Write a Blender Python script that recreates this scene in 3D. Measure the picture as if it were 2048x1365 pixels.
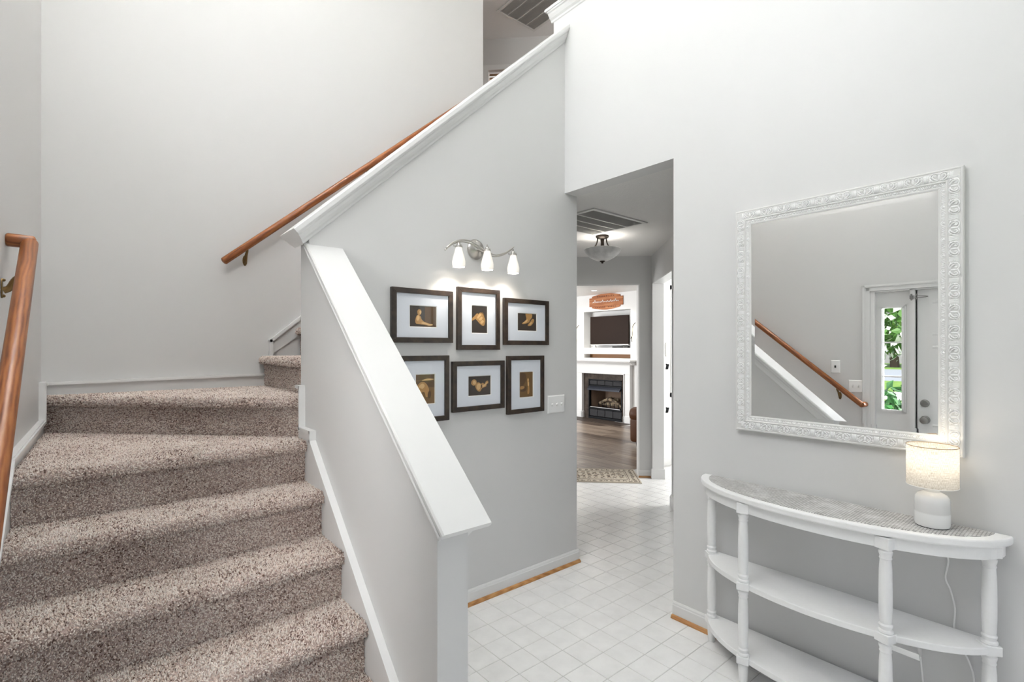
import bpy, math, random
import numpy as np
from mathutils import Vector, Matrix
random.seed(7); rng = np.random.default_rng(11)
for o in list(bpy.data.objects): bpy.data.objects.remove(o)
scn = bpy.context.scene
col = scn.collection
R = math.radians

# ------------------------------------------------------------------ camera
EYE = 1.4385
cd = bpy.data.cameras.new('camera'); cam = bpy.data.objects.new('camera', cd); col.objects.link(cam)
cam.location = (0, 0, EYE); cam.rotation_euler = (R(90), 0, R(-40))
cd.sensor_width = 36; cd.lens = 1009/2048*36; cd.shift_y = 12.5/2048; cd.clip_start = .03; cd.clip_end = 300
scn.camera = cam
# ------------------------------------------------------------------ world, sun, fill lights
w = bpy.data.worlds.new('world'); scn.world = w; w.use_nodes = True
nt = w.node_tree; bg = nt.nodes['Background']
sky = nt.nodes.new('ShaderNodeTexSky'); sky.sky_type = 'NISHITA'; sky.sun_disc = False
sky.sun_elevation = R(50); sky.sun_rotation = R(100); sky.air_density = 1.0; sky.dust_density = 1.5
hsv = nt.nodes.new('ShaderNodeHueSaturation'); hsv.inputs['Saturation'].default_value = .45
nt.links.new(sky.outputs[0], hsv.inputs['Color']); nt.links.new(hsv.outputs[0], bg.inputs[0]); bg.inputs[1].default_value = .14
sd = bpy.data.lights.new('sun', 'SUN'); so = bpy.data.objects.new('sun', sd); col.objects.link(so)
sd.energy = 2.6; sd.angle = R(1); sd.color = (1, .95, .88)
so.rotation_euler = Vector((-.55, .25, -.85)).to_track_quat('-Z', 'Y').to_euler()
def area(name, loc, dirv, sx, sy, power, color=(1, 1, 1)):
    l = bpy.data.lights.new(name, 'AREA'); l.shape = 'RECTANGLE'; l.size = sx; l.size_y = sy
    l.energy = power; l.color = color
    o = bpy.data.objects.new(name, l); col.objects.link(o); o.location = loc
    o.rotation_euler = Vector(dirv).to_track_quat('-Z', 'Z').to_euler()
    return o
area('high_window_fill', (-.62, .2, 4.05), (1, .1, -.3), 1.8, 1.4, 10, (.97, .985, 1))  # added fill standing for daylight through the unseen upper window
area('stair_window_fill', (-.5, 1.78, 3.75), (1, .25, -1.5), .9, 1.4, 10, (.97, .985, 1))  # added fill aimed down at the stairs and half wall
area('sidelight_fill', (-.9, .62, 1.5), (.75, .75, -.12), .7, 1.1, 58, (1, .995, .985))  # added fill outside the sidelight, brightens half wall and risers
area('side_window_fill', (1.15, -2.05, 1.9), (0, 1, 0), 1.9, 2.3, 2.6, (1, .99, .97))  # added fill behind the camera, lifts the walls facing it
# exposure
vs = scn.view_settings
vs.view_transform = 'Standard'; vs.look = 'None'; vs.gamma = 1; vs.use_curve_mapping = False; vs.exposure = 1.27
scn.display_settings.display_device = 'sRGB'

# ------------------------------------------------------------------ materials
MATS = {}
def mat(name, base=(.8, .8, .8), rough=.5, metal=0, spec=.5, emis=None, estr=0):
    m = bpy.data.materials.new(name); m.use_nodes = True
    b = m.node_tree.nodes['Principled BSDF']
    b.inputs['Base Color'].default_value = (*base, 1); b.inputs['Roughness'].default_value = rough
    b.inputs['Metallic'].default_value = metal; b.inputs['Specular IOR Level'].default_value = spec
    if emis: b.inputs['Emission Color'].default_value = (*emis, 1); b.inputs['Emission Strength'].default_value = estr
    MATS[name] = m; return m
def N(m, t, **kw):
    n = m.node_tree.nodes.new(t)
    for k, v in kw.items(): setattr(n, k, v)
    return n
def L(m, a, b): m.node_tree.links.new(a, b)
def P(m): return m.node_tree.nodes['Principled BSDF']
def coords(m, scale=(1, 1, 1), world=True, rot=(0, 0, 0)):
    if world:
        g = N(m, 'ShaderNodeNewGeometry'); src = g.outputs['Position']
    else:
        g = N(m, 'ShaderNodeTexCoord'); src = g.outputs['Object']
    mp = N(m, 'ShaderNodeMapping'); mp.inputs['Scale'].default_value = scale; mp.inputs['Rotation'].default_value = rot
    L(m, src, mp.inputs['Vector']); return mp.outputs[0]
def noise(m, vec, scale, detail=3, rough=.5):
    n = N(m, 'ShaderNodeTexNoise'); n.inputs['Scale'].default_value = scale; n.inputs['Detail'].default_value = detail
    n.inputs['Roughness'].default_value = rough; L(m, vec, n.inputs['Vector']); return n.outputs['Fac']
def ramp(m, fac, stops):
    r = N(m, 'ShaderNodeValToRGB'); e = r.color_ramp.elements
    while len(e) < len(stops): e.new(.5)
    for el, (p, c) in zip(e, stops): el.position = p; el.color = (*c, 1)
    L(m, fac, r.inputs[0]); return r.outputs[0]
def bump(m, h, strength=.2, dist=.002):
    b = N(m, 'ShaderNodeBump'); b.inputs['Strength'].default_value = strength; b.inputs['Distance'].default_value = dist
    L(m, h, b.inputs['Height']); L(m, b.outputs[0], P(m).inputs['Normal'])
# wall paint
m = mat('wall_paint', (.70, .698, .692), .45, spec=.4)
bump(m, noise(m, coords(m), 220, 2), .12, .001)
m = mat('ceiling_paint', (.80, .79, .775), .8)
bump(m, noise(m, coords(m), 70, 4, .7), .55, .004)
m = mat('white_wall', (.84, .84, .83), .5)
bump(m, noise(m, coords(m), 220, 2), .1, .001)
m = mat('trim_white', (.81, .81, .803), .35)
bump(m, noise(m, coords(m), 60, 2), .04, .001)
# vinyl tile
m = mat('vinyl_tile', (.8, .8, .79), .22)
v = coords(m); n1 = noise(m, v, 9, 5, .6)
oi = N(m, 'ShaderNodeObjectInfo')
c = ramp(m, n1, [(.3, (.85, .85, .845)), (.5, (.90, .90, .895)), (.7, (.94, .94, .935))])
L(m, c, P(m).inputs['Base Color'])
bump(m, noise(m, v, 45, 4, .6), .12, .002)
mat('tile_joint', (.60, .595, .58), .5)
# carpet
m = mat('carpet', (.3, .23, .2), .95, spec=.05)
a = N(m, 'ShaderNodeAttribute'); a.attribute_name = 'tuft'
big = noise(m, coords(m), 6, 3)
mx = N(m, 'ShaderNodeMath'); mx.operation = 'MULTIPLY_ADD'; L(m, big, mx.inputs[0]); mx.inputs[1].default_value = .7; mx.inputs[2].default_value = -.35
ad = N(m, 'ShaderNodeMath'); ad.operation = 'ADD'; L(m, a.outputs['Fac'], ad.inputs[0]); L(m, mx.outputs[0], ad.inputs[1])
c = ramp(m, ad.outputs[0], [(.06, (.22, .14, .115)), (.22, (.56, .435, .375)), (.45, (.84, .70, .625)), (.75, (.95, .87, .81))])
L(m, c, P(m).inputs['Base Color'])
m = mat('carpet_backing', (.22, .165, .145), 1, spec=.05)
c = ramp(m, noise(m, coords(m), 180, 3, .7), [(.35, (.34, .25, .22)), (.65, (.66, .54, .49))])
L(m, c, P(m).inputs['Base Color'])
# woods
def wood(name, c0, c1, c2, rough, rot=(0, 0, 0), world=True, stretch=(3, 30, 30), sc=1.0):
    m = mat(name, c1, rough)
    v = coords(m, stretch, world, rot)
    n = noise(m, v, sc, 6, .62)
    wv = N(m, 'ShaderNodeTexWave'); wv.inputs['Scale'].default_value = .55*sc; wv.inputs['Distortion'].default_value = 7; wv.inputs['Detail'].default_value = 3
    L(m, v, wv.inputs['Vector'])
    mixv = N(m, 'ShaderNodeMath'); mixv.operation = 'MULTIPLY_ADD'; L(m, wv.outputs['Fac'], mixv.inputs[0]); mixv.inputs[1].default_value = .35; L(m, n, mixv.inputs[2])
    c = ramp(m, mixv.outputs[0], [(.35, c0), (.62, c1), (.9, c2)])
    L(m, c, P(m).inputs['Base Color']); return m
wood('oak_rail', (.13, .036, .010), (.26, .082, .022), (.36, .135, .040), .36, world=False, stretch=(6, 6, 1.0), sc=9)
wood('oak_shoe', (.33, .145, .045), (.48, .235, .08), (.58, .32, .13), .4, stretch=(2.5, 2.5, 40), sc=3)
wood('sign_wood', (.32, .10, .035), (.45, .165, .065), (.56, .25, .11), .7, stretch=(1, 1.2, 14), sc=3)
wood('blind_wood', (.20, .09, .04), (.33, .17, .08), (.43, .24, .12), .5, stretch=(3, 3, 40), sc=3)
m = mat('plank_wood', (.36, .29, .24), .32)
v = coords(m, (16, 1.1, 1)); n1 = noise(m, v, 1.6, 6, .65)
oi = N(m, 'ShaderNodeObjectInfo'); mm = N(m, 'ShaderNodeMath'); mm.operation = 'MULTIPLY_ADD'
L(m, oi.outputs['Random'], mm.inputs[0]); mm.inputs[1].default_value = .45; L(m, n1, mm.inputs[2])
L(m, ramp(m, mm.outputs[0], [(.38, (.055, .037, .027)), (.62, (.15, .108, .080)), (.95, (.33, .262, .205))]), P(m).inputs['Base Color'])
# others
mat('brass_dark', (.20, .13, .055), .38, 1)
mat('nickel', (.55, .53, .50), .28, 1)
mat('bronze', (.035, .026, .02), .4, .7)
mat('pewter', (.30, .295, .285), .32, 1)
m = mat('frame_black', (.028, .02, .016), .32)
L(m, ramp(m, noise(m, coords(m, (8, 8, 8)), 4, 4), [(.3, (.018, .013, .011)), (.75, (.055, .036, .024))]), P(m).inputs['Base Color'])
mat('mat_board', (.84, .875, .94), .8); mat('mat_bevel', (.92, .92, .90), .8)  # mat tinted blue for daylight reflected in the picture glass
mat('print_dark', (.040, .027, .019), .5); mat('print_brown', (.20, .105, .03), .5); mat('print_tan', (.50, .27, .085), .5)
mat('print_light', (.74, .49, .22), .5); mat('print_deep', (.11, .055, .018), .5)
mat('mirror_silver', (.93, .935, .93), .0, 1)
m = mat('frame_body_shade', (.74, .735, .72), .5)  # frame body greyed to shade the recesses behind the carving
m = mat('carved_white', (.86, .86, .845), .5)
v = coords(m); L(m, ramp(m, noise(m, v, 140, 5, .75), [(.30, (.50, .49, .47)), (.40, (.92, .92, .91)), (.7, (.95, .95, .945))]), P(m).inputs['Base Color'])
m = mat('distressed_white', (.86, .86, .845), .4)
v = coords(m); f = noise(m, v, 60, 6, .8)
L(m, ramp(m, f, [(.24, (.42, .41, .39)), (.30, (.91, .91, .90)), (.7, (.94, .94, .935))]), P(m).inputs['Base Color'])
m = mat('woven_top', (.7, .69, .67), .6)
v = coords(m, (1, 1, 1), True, (0, 0, R(45)))
b1 = N(m, 'ShaderNodeTexBrick'); b1.inputs['Scale'].default_value = 38; b1.inputs['Mortar Size'].default_value = .06
b1.inputs['Color1'].default_value = (.92, .915, .90, 1); b1.inputs['Color2'].default_value = (.56, .55, .53, 1); b1.inputs['Mortar'].default_value = (.20, .195, .19, 1)
L(m, v, b1.inputs['Vector']); n2 = noise(m, coords(m), 14, 3)
mixc = N(m, 'ShaderNodeMix', data_type='RGBA'); L(m, ramp(m, n2, [(.45, (0, 0, 0)), (.8, (.6, .6, .6))]), mixc.inputs['Factor'])
L(m, b1.outputs['Color'], mixc.inputs['A']); mixc.inputs['B'].default_value = (.78, .775, .76, 1)
L(m, mixc.outputs['Result'], P(m).inputs['Base Color']); bump(m, b1.outputs['Fac'], -.6, .002)
m = mat('ceramic', (.84, .84, .83), .12)
sp = N(m, 'ShaderNodeSeparateXYZ'); L(m, coords(m), sp.inputs[0])
mr = N(m, 'ShaderNodeMapRange'); L(m, sp.outputs['Z'], mr.inputs[0]); mr.inputs[1].default_value = .805; mr.inputs[2].default_value = .94
L(m, ramp(m, mr.outputs[0], [(.0, (.86, .86, .85)), (.36, (.86, .86, .85)), (.40, (.72, .715, .70)), (.62, (.76, .755, .745)), (.8, (.88, .88, .87))]), P(m).inputs['Base Color'])
def glass(name, tint=(1, 1, 1), refl=1.0):
    m = bpy.data.materials.new(name); m.use_nodes = True; n = m.node_tree; n.nodes.remove(n.nodes['Principled BSDF'])
    t = n.nodes.new('ShaderNodeBsdfTransparent'); t.inputs[0].default_value = (*tint, 1)
    g = n.nodes.new('ShaderNodeBsdfGlossy'); g.inputs['Roughness'].default_value = .02
    lw = n.nodes.new('ShaderNodeLayerWeight'); lw.inputs[0].default_value = .5
    pw_ = n.nodes.new('ShaderNodeMath'); pw_.operation = 'POWER'; pw_.inputs[1].default_value = 4; n.links.new(lw.outputs['Facing'], pw_.inputs[0])
    f = n.nodes.new('ShaderNodeMath'); f.operation = 'MULTIPLY_ADD'; f.inputs[1].default_value = .8; f.inputs[2].default_value = .02; n.links.new(pw_.outputs[0], f.inputs[0])
    x = n.nodes.new('ShaderNodeMixShader'); n.links.new(f.outputs[0], x.inputs[0]); n.links.new(t.outputs[0], x.inputs[1]); n.links.new(g.outputs[0], x.inputs[2])
    n.links.new(x.outputs[0], n.nodes['Material Output'].inputs[0]); MATS[name] = m; return m
glass('clear_glass')
def linen():
    m = bpy.data.materials.new('linen_shade'); m.use_nodes = True; n = m.node_tree; n.nodes.remove(n.nodes['Principled BSDF'])
    MATS['linen_shade'] = m
    d = n.nodes.new('ShaderNodeBsdfDiffuse'); t = n.nodes.new('ShaderNodeBsdfTranslucent'); x = n.nodes.new('ShaderNodeMixShader'); x.inputs[0].default_value = .55
    tc = n.nodes.new('ShaderNodeUVMap')
    outs = []
    for sc in ((260, 14, 1), (14, 120, 1)):
        mp = n.nodes.new('ShaderNodeMapping'); mp.inputs['Scale'].default_value = sc; n.links.new(tc.outputs[0], mp.inputs[0])
        no = n.nodes.new('ShaderNodeTexNoise'); no.inputs['Scale'].default_value = 1; no.inputs['Detail'].default_value = 2; n.links.new(mp.outputs[0], no.inputs['Vector']); outs.append(no.outputs['Fac'])
    ad = n.nodes.new('ShaderNodeMath'); ad.operation = 'ADD'; n.links.new(outs[0], ad.inputs[0]); n.links.new(outs[1], ad.inputs[1])
    r = n.nodes.new('ShaderNodeValToRGB'); r.color_ramp.elements[0].position = .36; r.color_ramp.elements[0].color = (.50, .46, .40, 1)
    r.color_ramp.elements[1].position = .62; r.color_ramp.elements[1].color = (.90, .88, .84, 1)
    hf = n.nodes.new('ShaderNodeMath'); hf.operation = 'MULTIPLY'; hf.inputs[1].default_value = .5; n.links.new(ad.outputs[0], hf.inputs[0]); n.links.new(hf.outputs[0], r.inputs[0])
    n.links.new(r.outputs[0], d.inputs[0]); n.links.new(r.outputs[0], t.inputs[0])
    n.links.new(d.outputs[0], x.inputs[1]); n.links.new(t.outputs[0], x.inputs[2]); n.links.new(x.outputs[0], n.nodes['Material Output'].inputs[0])
linen()
mat('shade_rim', (.30, .19, .09), .6)
mat('opal_glass_lit', (.9, .88, .84), .25, emis=(1, .90, .78), estr=.16)
mat('opal_amber_lit', (.9, .8, .6), .3, emis=(1, .86, .62), estr=1.4)
mat('bulb_lit', (1, 1, 1), .3, emis=(1, .93, .82), estr=1.2)
mat('downlight_lit', (1, 1, 1), .3, emis=(1, .97, .92), estr=3)
m = mat('alabaster', (.74, .74, .73), .3)
L(m, ramp(m, noise(m, coords(m), 12, 4), [(.35, (.62, .62, .61)), (.65, (.84, .84, .83))]), P(m).inputs['Base Color'])
mat('plastic_white', (.94, .94, .93), .3); mat('dark_slot', (.02, .02, .02), .6)
mat('grille_white', (.74, .735, .72), .5); mat('grille_dark', (.70, .69, .67), .7)
mat('tv_black', (.022, .014, .011), .5, spec=.08); mat('tv_silver', (.5, .48, .45), .35, .8)
m = mat('slate', (.055, .042, .035), .5, spec=.15)
L(m, ramp(m, noise(m, coords(m), 14, 5), [(.3, (.030, .022, .018)), (.7, (.085, .065, .052))]), P(m).inputs['Base Color'])
mat('black_steel', (.008, .009, .011), .5, 0, .15); mat('blue_steel', (.018, .022, .034), .4, .3)
mat('grey_tile', (.045, .045, .048), .6, spec=.1); mat('firebrick', (.23, .16, .115), .9); mat('steel_bar', (.5, .5, .5), .4, .8)
m = mat('log', (.12, .08, .055), .9)
L(m, ramp(m, noise(m, coords(m), 20, 4), [(.35, (.045, .03, .022)), (.7, (.42, .33, .22))]), P(m).inputs['Base Color'])
mat('niche_brown', (.30, .135, .045), .5)
m = mat('leather', (.085, .032, .012), .5, spec=.2)
bump(m, noise(m, coords(m), 40, 4), .4, .004)
m = mat('rug_ground', (.55, .49, .40), .95)
mat('rug_dark', (.10, .07, .058), .95); mat('rug_tan', (.30, .22, .16), .95)
mat('door_paint', (.80, .80, .79), .38)
m = mat('lawn', (.10, .22, .03), .9)
L(m, ramp(m, noise(m, coords(m), 3, 6, .7), [(.3, (.10, .22, .03)), (.7, (.22, .36, .07))]), P(m).inputs['Base Color'])
mat('concrete', (.62, .60, .57), .8); mat('asphalt', (.30, .33, .37), .8)
mat('leaf_dark', (.025, .10, .025), .45); mat('leaf_mid', (.07, .19, .03), .5); mat('leaf_pale', (.16, .30, .05), .55); mat('petal', (.9, .9, .88), .6); mat('bark', (.10, .07, .05), .9)
m = mat('window_glow', (.6, .7, .75), .3)  # outdoor brightness painted on the pane as glow; no view behind
sp = N(m, 'ShaderNodeSeparateXYZ'); L(m, coords(m), sp.inputs[0]); nn = noise(m, coords(m), 9, 4)
mr = N(m, 'ShaderNodeMath'); mr.operation = 'MULTIPLY_ADD'; L(m, sp.outputs['Z'], mr.inputs[0]); mr.inputs[1].default_value = .5; mr.inputs[2].default_value = -.35
m2 = N(m, 'ShaderNodeMath'); m2.operation = 'MULTIPLY_ADD'; L(m, nn, m2.inputs[0]); m2.inputs[1].default_value = .2; L(m, mr.outputs[0], m2.inputs[2])
gc = ramp(m, m2.outputs[0], [(.12, (.85, .72, .42)), (.25, (.75, .80, .60)), (.40, (.50, .72, .80)), (.62, (.72, .86, .95))])
L(m, gc, P(m).inputs['Emission Color']); P(m).inputs['Emission Strength'].default_value = .5; L(m, gc, P(m).inputs['Base Color'])

# ------------------------------------------------------------------ mesh helpers
def tag(o, label=None, cat=None, group=None, kind=None):
    if label: o['label'] = label
    if cat: o['category'] = cat
    if group: o['group'] = group
    if kind: o['kind'] = kind
    return o
def empty(name, loc, label=None, cat=None, group=None, kind=None):
    e = bpy.data.objects.new(name, None); e.empty_display_size = .1; col.objects.link(e); e.location = loc
    return tag(e, label, cat, group, kind)
def wloc(o):
    v = Vector(o.location)
    while o.parent: o = o.parent; v += Vector(o.location)
    return v
class MB:
    def __init__(s, M=None): s.v = []; s.f = []; s.M = M; s.uv = None
    def add(s, vs, fs):
        b = len(s.v)
        if s.M is not None: vs = [s.M @ Vector(p) for p in vs]
        s.v += [tuple(p) for p in vs]; s.f += [tuple(i+b for i in f) for f in fs]; return s
    def box(s, x0, x1, y0, y1, z0, z1):
        vs = [(x, y, z) for z in (z0, z1) for y in (y0, y1) for x in (x0, x1)]
        return s.add(vs, [(0, 2, 3, 1), (4, 5, 7, 6), (0, 1, 5, 4), (2, 6, 7, 3), (0, 4, 6, 2), (1, 3, 7, 5)])
    def prism(s, poly, f0, f1):
        """poly: list of 2d pts; f0,f1: map 2d -> 3d for both ends"""
        n = len(poly); vs = [f0(*p) for p in poly]+[f1(*p) for p in poly]
        fs = [tuple(range(n-1, -1, -1)), tuple(range(n, 2*n))]+[(i, (i+1) % n, n+(i+1) % n, n+i) for i in range(n)]
        return s.add(vs, fs)
    def pz(s, poly, z0, z1): return s.prism(poly, lambda x, y: (x, y, z0), lambda x, y: (x, y, z1))
    def py(s, poly, y0, y1): return s.prism(poly, lambda x, z: (x, y0, z), lambda x, z: (x, y1, z))
    def px(s, poly, x0, x1): return s.prism(poly, lambda y, z: (x0, y, z), lambda y, z: (x1, y, z))
    def tube(s, path, r, n=10, cap=True, up=None):
        path = [Vector(p) for p in path]; k = len(path)
        rs = r if isinstance(r, (list, tuple)) else [r]*k
        vs = []; prev = None
        for i, p in enumerate(path):
            t = (path[min(i+1, k-1)]-path[max(i-1, 0)]).normalized()
            if prev is None:
                a = Vector(up) if up else (Vector((0, 0, 1)) if abs(t.z) < .9 else Vector((1, 0, 0)))
            else: a = prev
            a = (a-t*a.dot(t)).normalized(); prev = a; b = t.cross(a)
            for j in range(n):
                an = 2*math.pi*j/n; vs.append(p+(a*math.cos(an)+b*math.sin(an))*rs[i])
        fs = [(i*n+j, i*n+(j+1) % n, (i+1)*n+(j+1) % n, (i+1)*n+j) for i in range(k-1) for j in range(n)]
        if cap: fs += [tuple(range(n-1, -1, -1)), tuple((k-1)*n+j for j in range(n))]
        return s.add(vs, fs)
    def lathe(s, prof, c=(0, 0, 0), n=24, sx=1, sy=1, cap=True):
        k = len(prof); vs = []
        for r, z in prof:
            for j in range(n):
                a = 2*math.pi*j/n; vs.append((c[0]+r*sx*math.cos(a), c[1]+r*sy*math.sin(a), c[2]+z))
        fs = [(i*n+j, i*n+(j+1) % n, (i+1)*n+(j+1) % n, (i+1)*n+j) for i in range(k-1) for j in range(n)]
        if cap: fs += [tuple(range(n-1, -1, -1)), tuple((k-1)*n+j for j in range(n))]
        return s.add(vs, fs)
    def ball(s, c, r, n=10, m=7, sc=(1, 1, 1)):
        prof = [(max(1e-4, math.sin(math.pi*i/m))*r, -math.cos(math.pi*i/m)*r) for i in range(m+1)]
        k = len(prof); vs = []
        for q, z in prof:
            for j in range(n):
                a = 2*math.pi*j/n; vs.append((c[0]+q*sc[0]*math.cos(a), c[1]+q*sc[1]*math.sin(a), c[2]+z*sc[2]))
        return s.add(vs, [(i*n+j, i*n+(j+1) % n, (i+1)*n+(j+1) % n, (i+1)*n+j) for i in range(k-1) for j in range(n)])
    def mesh(s, name, material, smooth=False, origin=None):
        me = bpy.data.meshes.new(name); o = Vector(origin) if origin is not None else Vector((0, 0, 0))
        me.from_pydata([Vector(p)-o for p in s.v], [], s.f); me.validate(); me.update()
        import bmesh
        bm = bmesh.new(); bm.from_mesh(me); bmesh.ops.recalc_face_normals(bm, faces=bm.faces); bm.to_mesh(me); bm.free()
        me.materials.append(MATS[material])
        if smooth:
            me.polygons.foreach_set('use_smooth', [True]*len(me.polygons))
        return me
    def build(s, name, material, parent=None, smooth=False, bevel=0, origin=None, auto=None):
        a = np.array([tuple(p) for p in s.v]); mn = a.min(0); mxx = a.max(0)
        if origin is None: origin = ((mn[0]+mxx[0])/2, (mn[1]+mxx[1])/2, mn[2])
        me = s.mesh(name, material, smooth, origin); o = bpy.data.objects.new(name, me); col.objects.link(o)
        put(o, origin, parent)
        if bevel:
            bv = o.modifiers.new('bevel', 'BEVEL'); bv.width = bevel; bv.segments = 2; bv.limit_method = 'ANGLE'; bv.angle_limit = R(35)
        if smooth and auto is not False:
            es = o.modifiers.new('split', 'EDGE_SPLIT'); es.split_angle = R(auto or 40)
        return o
def put(o, world, parent):
    world = Vector(world)
    if parent is not None: o.parent = parent; o.location = world-wloc(parent)
    else: o.location = world
def inst(name, me, world, parent, rot=None):
    o = bpy.data.objects.new(name, me); col.objects.link(o); put(o, world, parent)
    if rot is not None: o.rotation_euler = rot
    return o
def catmull(pts, k=6, closed=False):
    pts = [Vector(p) for p in pts]; n = len(pts); out = []
    rngi = range(n) if closed else range(n-1)
    for i in rngi:
        if closed: p0, p1, p2, p3 = pts[(i-1) % n], pts[i], pts[(i+1) % n], pts[(i+2) % n]
        else: p0, p1, p2, p3 = pts[max(i-1, 0)], pts[i], pts[i+1], pts[min(i+2, n-1)]
        for j in range(k):
            t = j/k
            out.append(.5*((2*p1)+(p2-p0)*t+(2*p0-5*p1+4*p2-p3)*t*t+(3*p1-p0-3*p2+p3)*t**3))
    if not closed: out.append(pts[-1])
    return out
def struct(o, label, cat): return tag(o, label, cat, kind='structure')

# ------------------------------------------------------------------ key planes (metres)
XM = 2.395; XMB = 2.51          # mirror wall, front and back face
YP = 2.315; YPB = 2.43          # picture wall, front and back face
YB = 3.37                       # back wall of the stair
XN0 = .757; XN1 = .862          # short wall along the lower flight
HC = 2.449; TOP = 5.1; FL2 = 2.66
CORN = Vector((-.178, 3.37)); SL = .0304          # front wall: x = -.178 + (y-3.37)*SL
def xl(y): return CORN.x+(y-CORN.y)*SL
ang = math.atan(SL)
# local frame of the front wall: u = distance from the corner towards -y, v = out of the wall (+x), z
ML = Matrix(((-math.sin(ang), math.cos(ang), 0, CORN.x), (-math.cos(ang), -math.sin(ang), 0, CORN.y), (0, 0, 1, 0), (0, 0, 0, 1)))
def uL(y): return (CORN.y-y)/math.cos(ang)
S2 = math.sqrt(.5)
CF = Vector((4.766, 3.281))     # corner between the far diagonal wall and the kitchen diagonal wall
def FW(t, d): return (CF.x-S2*t+S2*d, CF.y+S2*t+S2*d)      # t along far wall to the left, d depth beyond
def RW(t, d): return (CF.x-S2*t+S2*d, CF.y-S2*t-S2*d)      # t towards camera, d depth into kitchen

# ------------------------------------------------------------------ floors
fl = MB().box(-.6, 8.1, -2.2, 6.2, -.15, -.0018).build('floor', 'tile_joint')
struct(fl, 'white marbled vinyl tile floor of foyer and hall', 'floor')
PT = .1353; TX0 = 1.4525; TY0 = 1.274; G = .0016
def clip(poly, a, b, c):      # keep a*x+b*y<=c
    out = []
    for i in range(len(poly)):
        p, q = poly[i], poly[(i+1) % len(poly)]; fp = a*p[0]+b*p[1]-c; fq = a*q[0]+b*q[1]-c
        if fp <= 0: out.append(p)
        if fp*fq < 0: t = fp/(fp-fq); out.append((p[0]+(q[0]-p[0])*t, p[1]+(q[1]-p[1])*t))
    return out
def proj(x, y, z):
    cc, ss = math.cos(R(50)), math.sin(R(50)); d = x*cc+y*ss
    if d < .2: return None
    return 1024+1009*(x*ss-y*cc)/d, 695-1009*(z-EYE)/d, d
def tile_geo(mb, poly):
    n = len(poly); cx = sum(p[0] for p in poly)/n; cy = sum(p[1] for p in poly)/n
    def ins(p, k): dx, dy = p[0]-cx, p[1]-cy; return p[0]-math.copysign(k, dx), p[1]-math.copysign(k, dy)
    vs = [(*ins(p, .0018), -.0018) for p in poly]+[(*ins(p, .0028), 0) for p in poly]
    mb.add(vs, [tuple(range(n, 2*n))]+[(i, (i+1) % n, n+(i+1) % n, n+i) for i in range(n)])
cand = []; rest = MB()
for i in range(-14, 50):
    for j in range(-25, 24):
        x0 = TX0+i*PT; y0 = TY0+j*PT
        if x0 > 8 or y0 > 4.2 or x0 < -.35 or y0 < -1.7: continue
        if x0+PT < 2.45 and y0 > YP+.1: continue
        if y0+PT < 1.35 and x0 > XMB+.02 and x0 < 3.0: continue
        poly = [(x0, y0), (x0+PT, y0), (x0+PT, y0+PT), (x0, y0+PT)]; full = True
        lim = CF.x+CF.y+.02
        if x0+y0+2*PT > lim:
            if x0-y0 < 1.6:
                poly = clip(poly, 1, 1, lim); full = False
            elif y0+PT > 3.5: continue
        if len(poly) < 3: continue
        pc = proj(x0+PT/2, y0+PT/2, 0)
        vis = pc and -40 < pc[0] < 2090 and pc[1] < 1420
        if vis and x0 < XM and pc[0] < 915: vis = False       # behind the short wall
        if vis and x0 >= XM and not (1150 < pc[0] < 1352): vis = False
        if vis: cand.append((pc[2], full, poly))
        else: tile_geo(rest, poly)
cand.sort(key=lambda c: c[0])
t0 = MB(); tile_geo(t0, [(0, 0), (PT, 0), (PT, PT), (0, PT)]); t0m = t0.mesh('floor_tile', 'vinyl_tile', origin=(0, 0, -.0018))
for k, (d, full, poly) in enumerate(cand):
    if k >= 298: tile_geo(rest, poly); continue
    if full: inst('floor_tile', t0m, (poly[0][0], poly[0][1], -.0018), fl)
    else:
        q = MB(); tile_geo(q, poly); q.build('floor_tile', 'vinyl_tile', fl)
o = rest.build('floor_tiles_beyond', 'vinyl_tile', fl); o['kind'] = 'stuff'
# living room floor of planks
fl2 = MB().pz([(2.51, 5.56), FW(0, .02), FW(-.12, .14), (5.0, 3.6), (7.97, 3.6), (7.97, 9.1), (2.51, 9.1)], -.1, -.0025).build('floor_living', 'slate')
struct(fl2, 'grey brown plank floor of the living room', 'floor')
PW = .148; pl = {}
row = 0; x = 4.02
while x < 7.45:
    y = 3.6-random.random()*1.1
    while y < 8.6:
        ln = 1.22
        ya, yb = max(y, 3.62), min(y+ln, 8.6); y += ln
        xa, xb = x, x+PW
        # trim against the diagonal wall and keep what the doorway can show
        poly = clip([(xa+.0008, ya+.0008), (xb-.0008, ya+.0008), (xb-.0008, yb-.0008), (xa+.0008, yb-.0008)], -1, -1, -(CF.x+CF.y+.03))
        if len(poly) < 3 or yb-ya < .03: continue
        q = MB().pz(poly, -.0025, 0)
        q.build('floor_plank', 'plank_wood', fl2)
    x += PW
# ------------------------------------------------------------------ walls
W = 'wall_paint'
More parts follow.
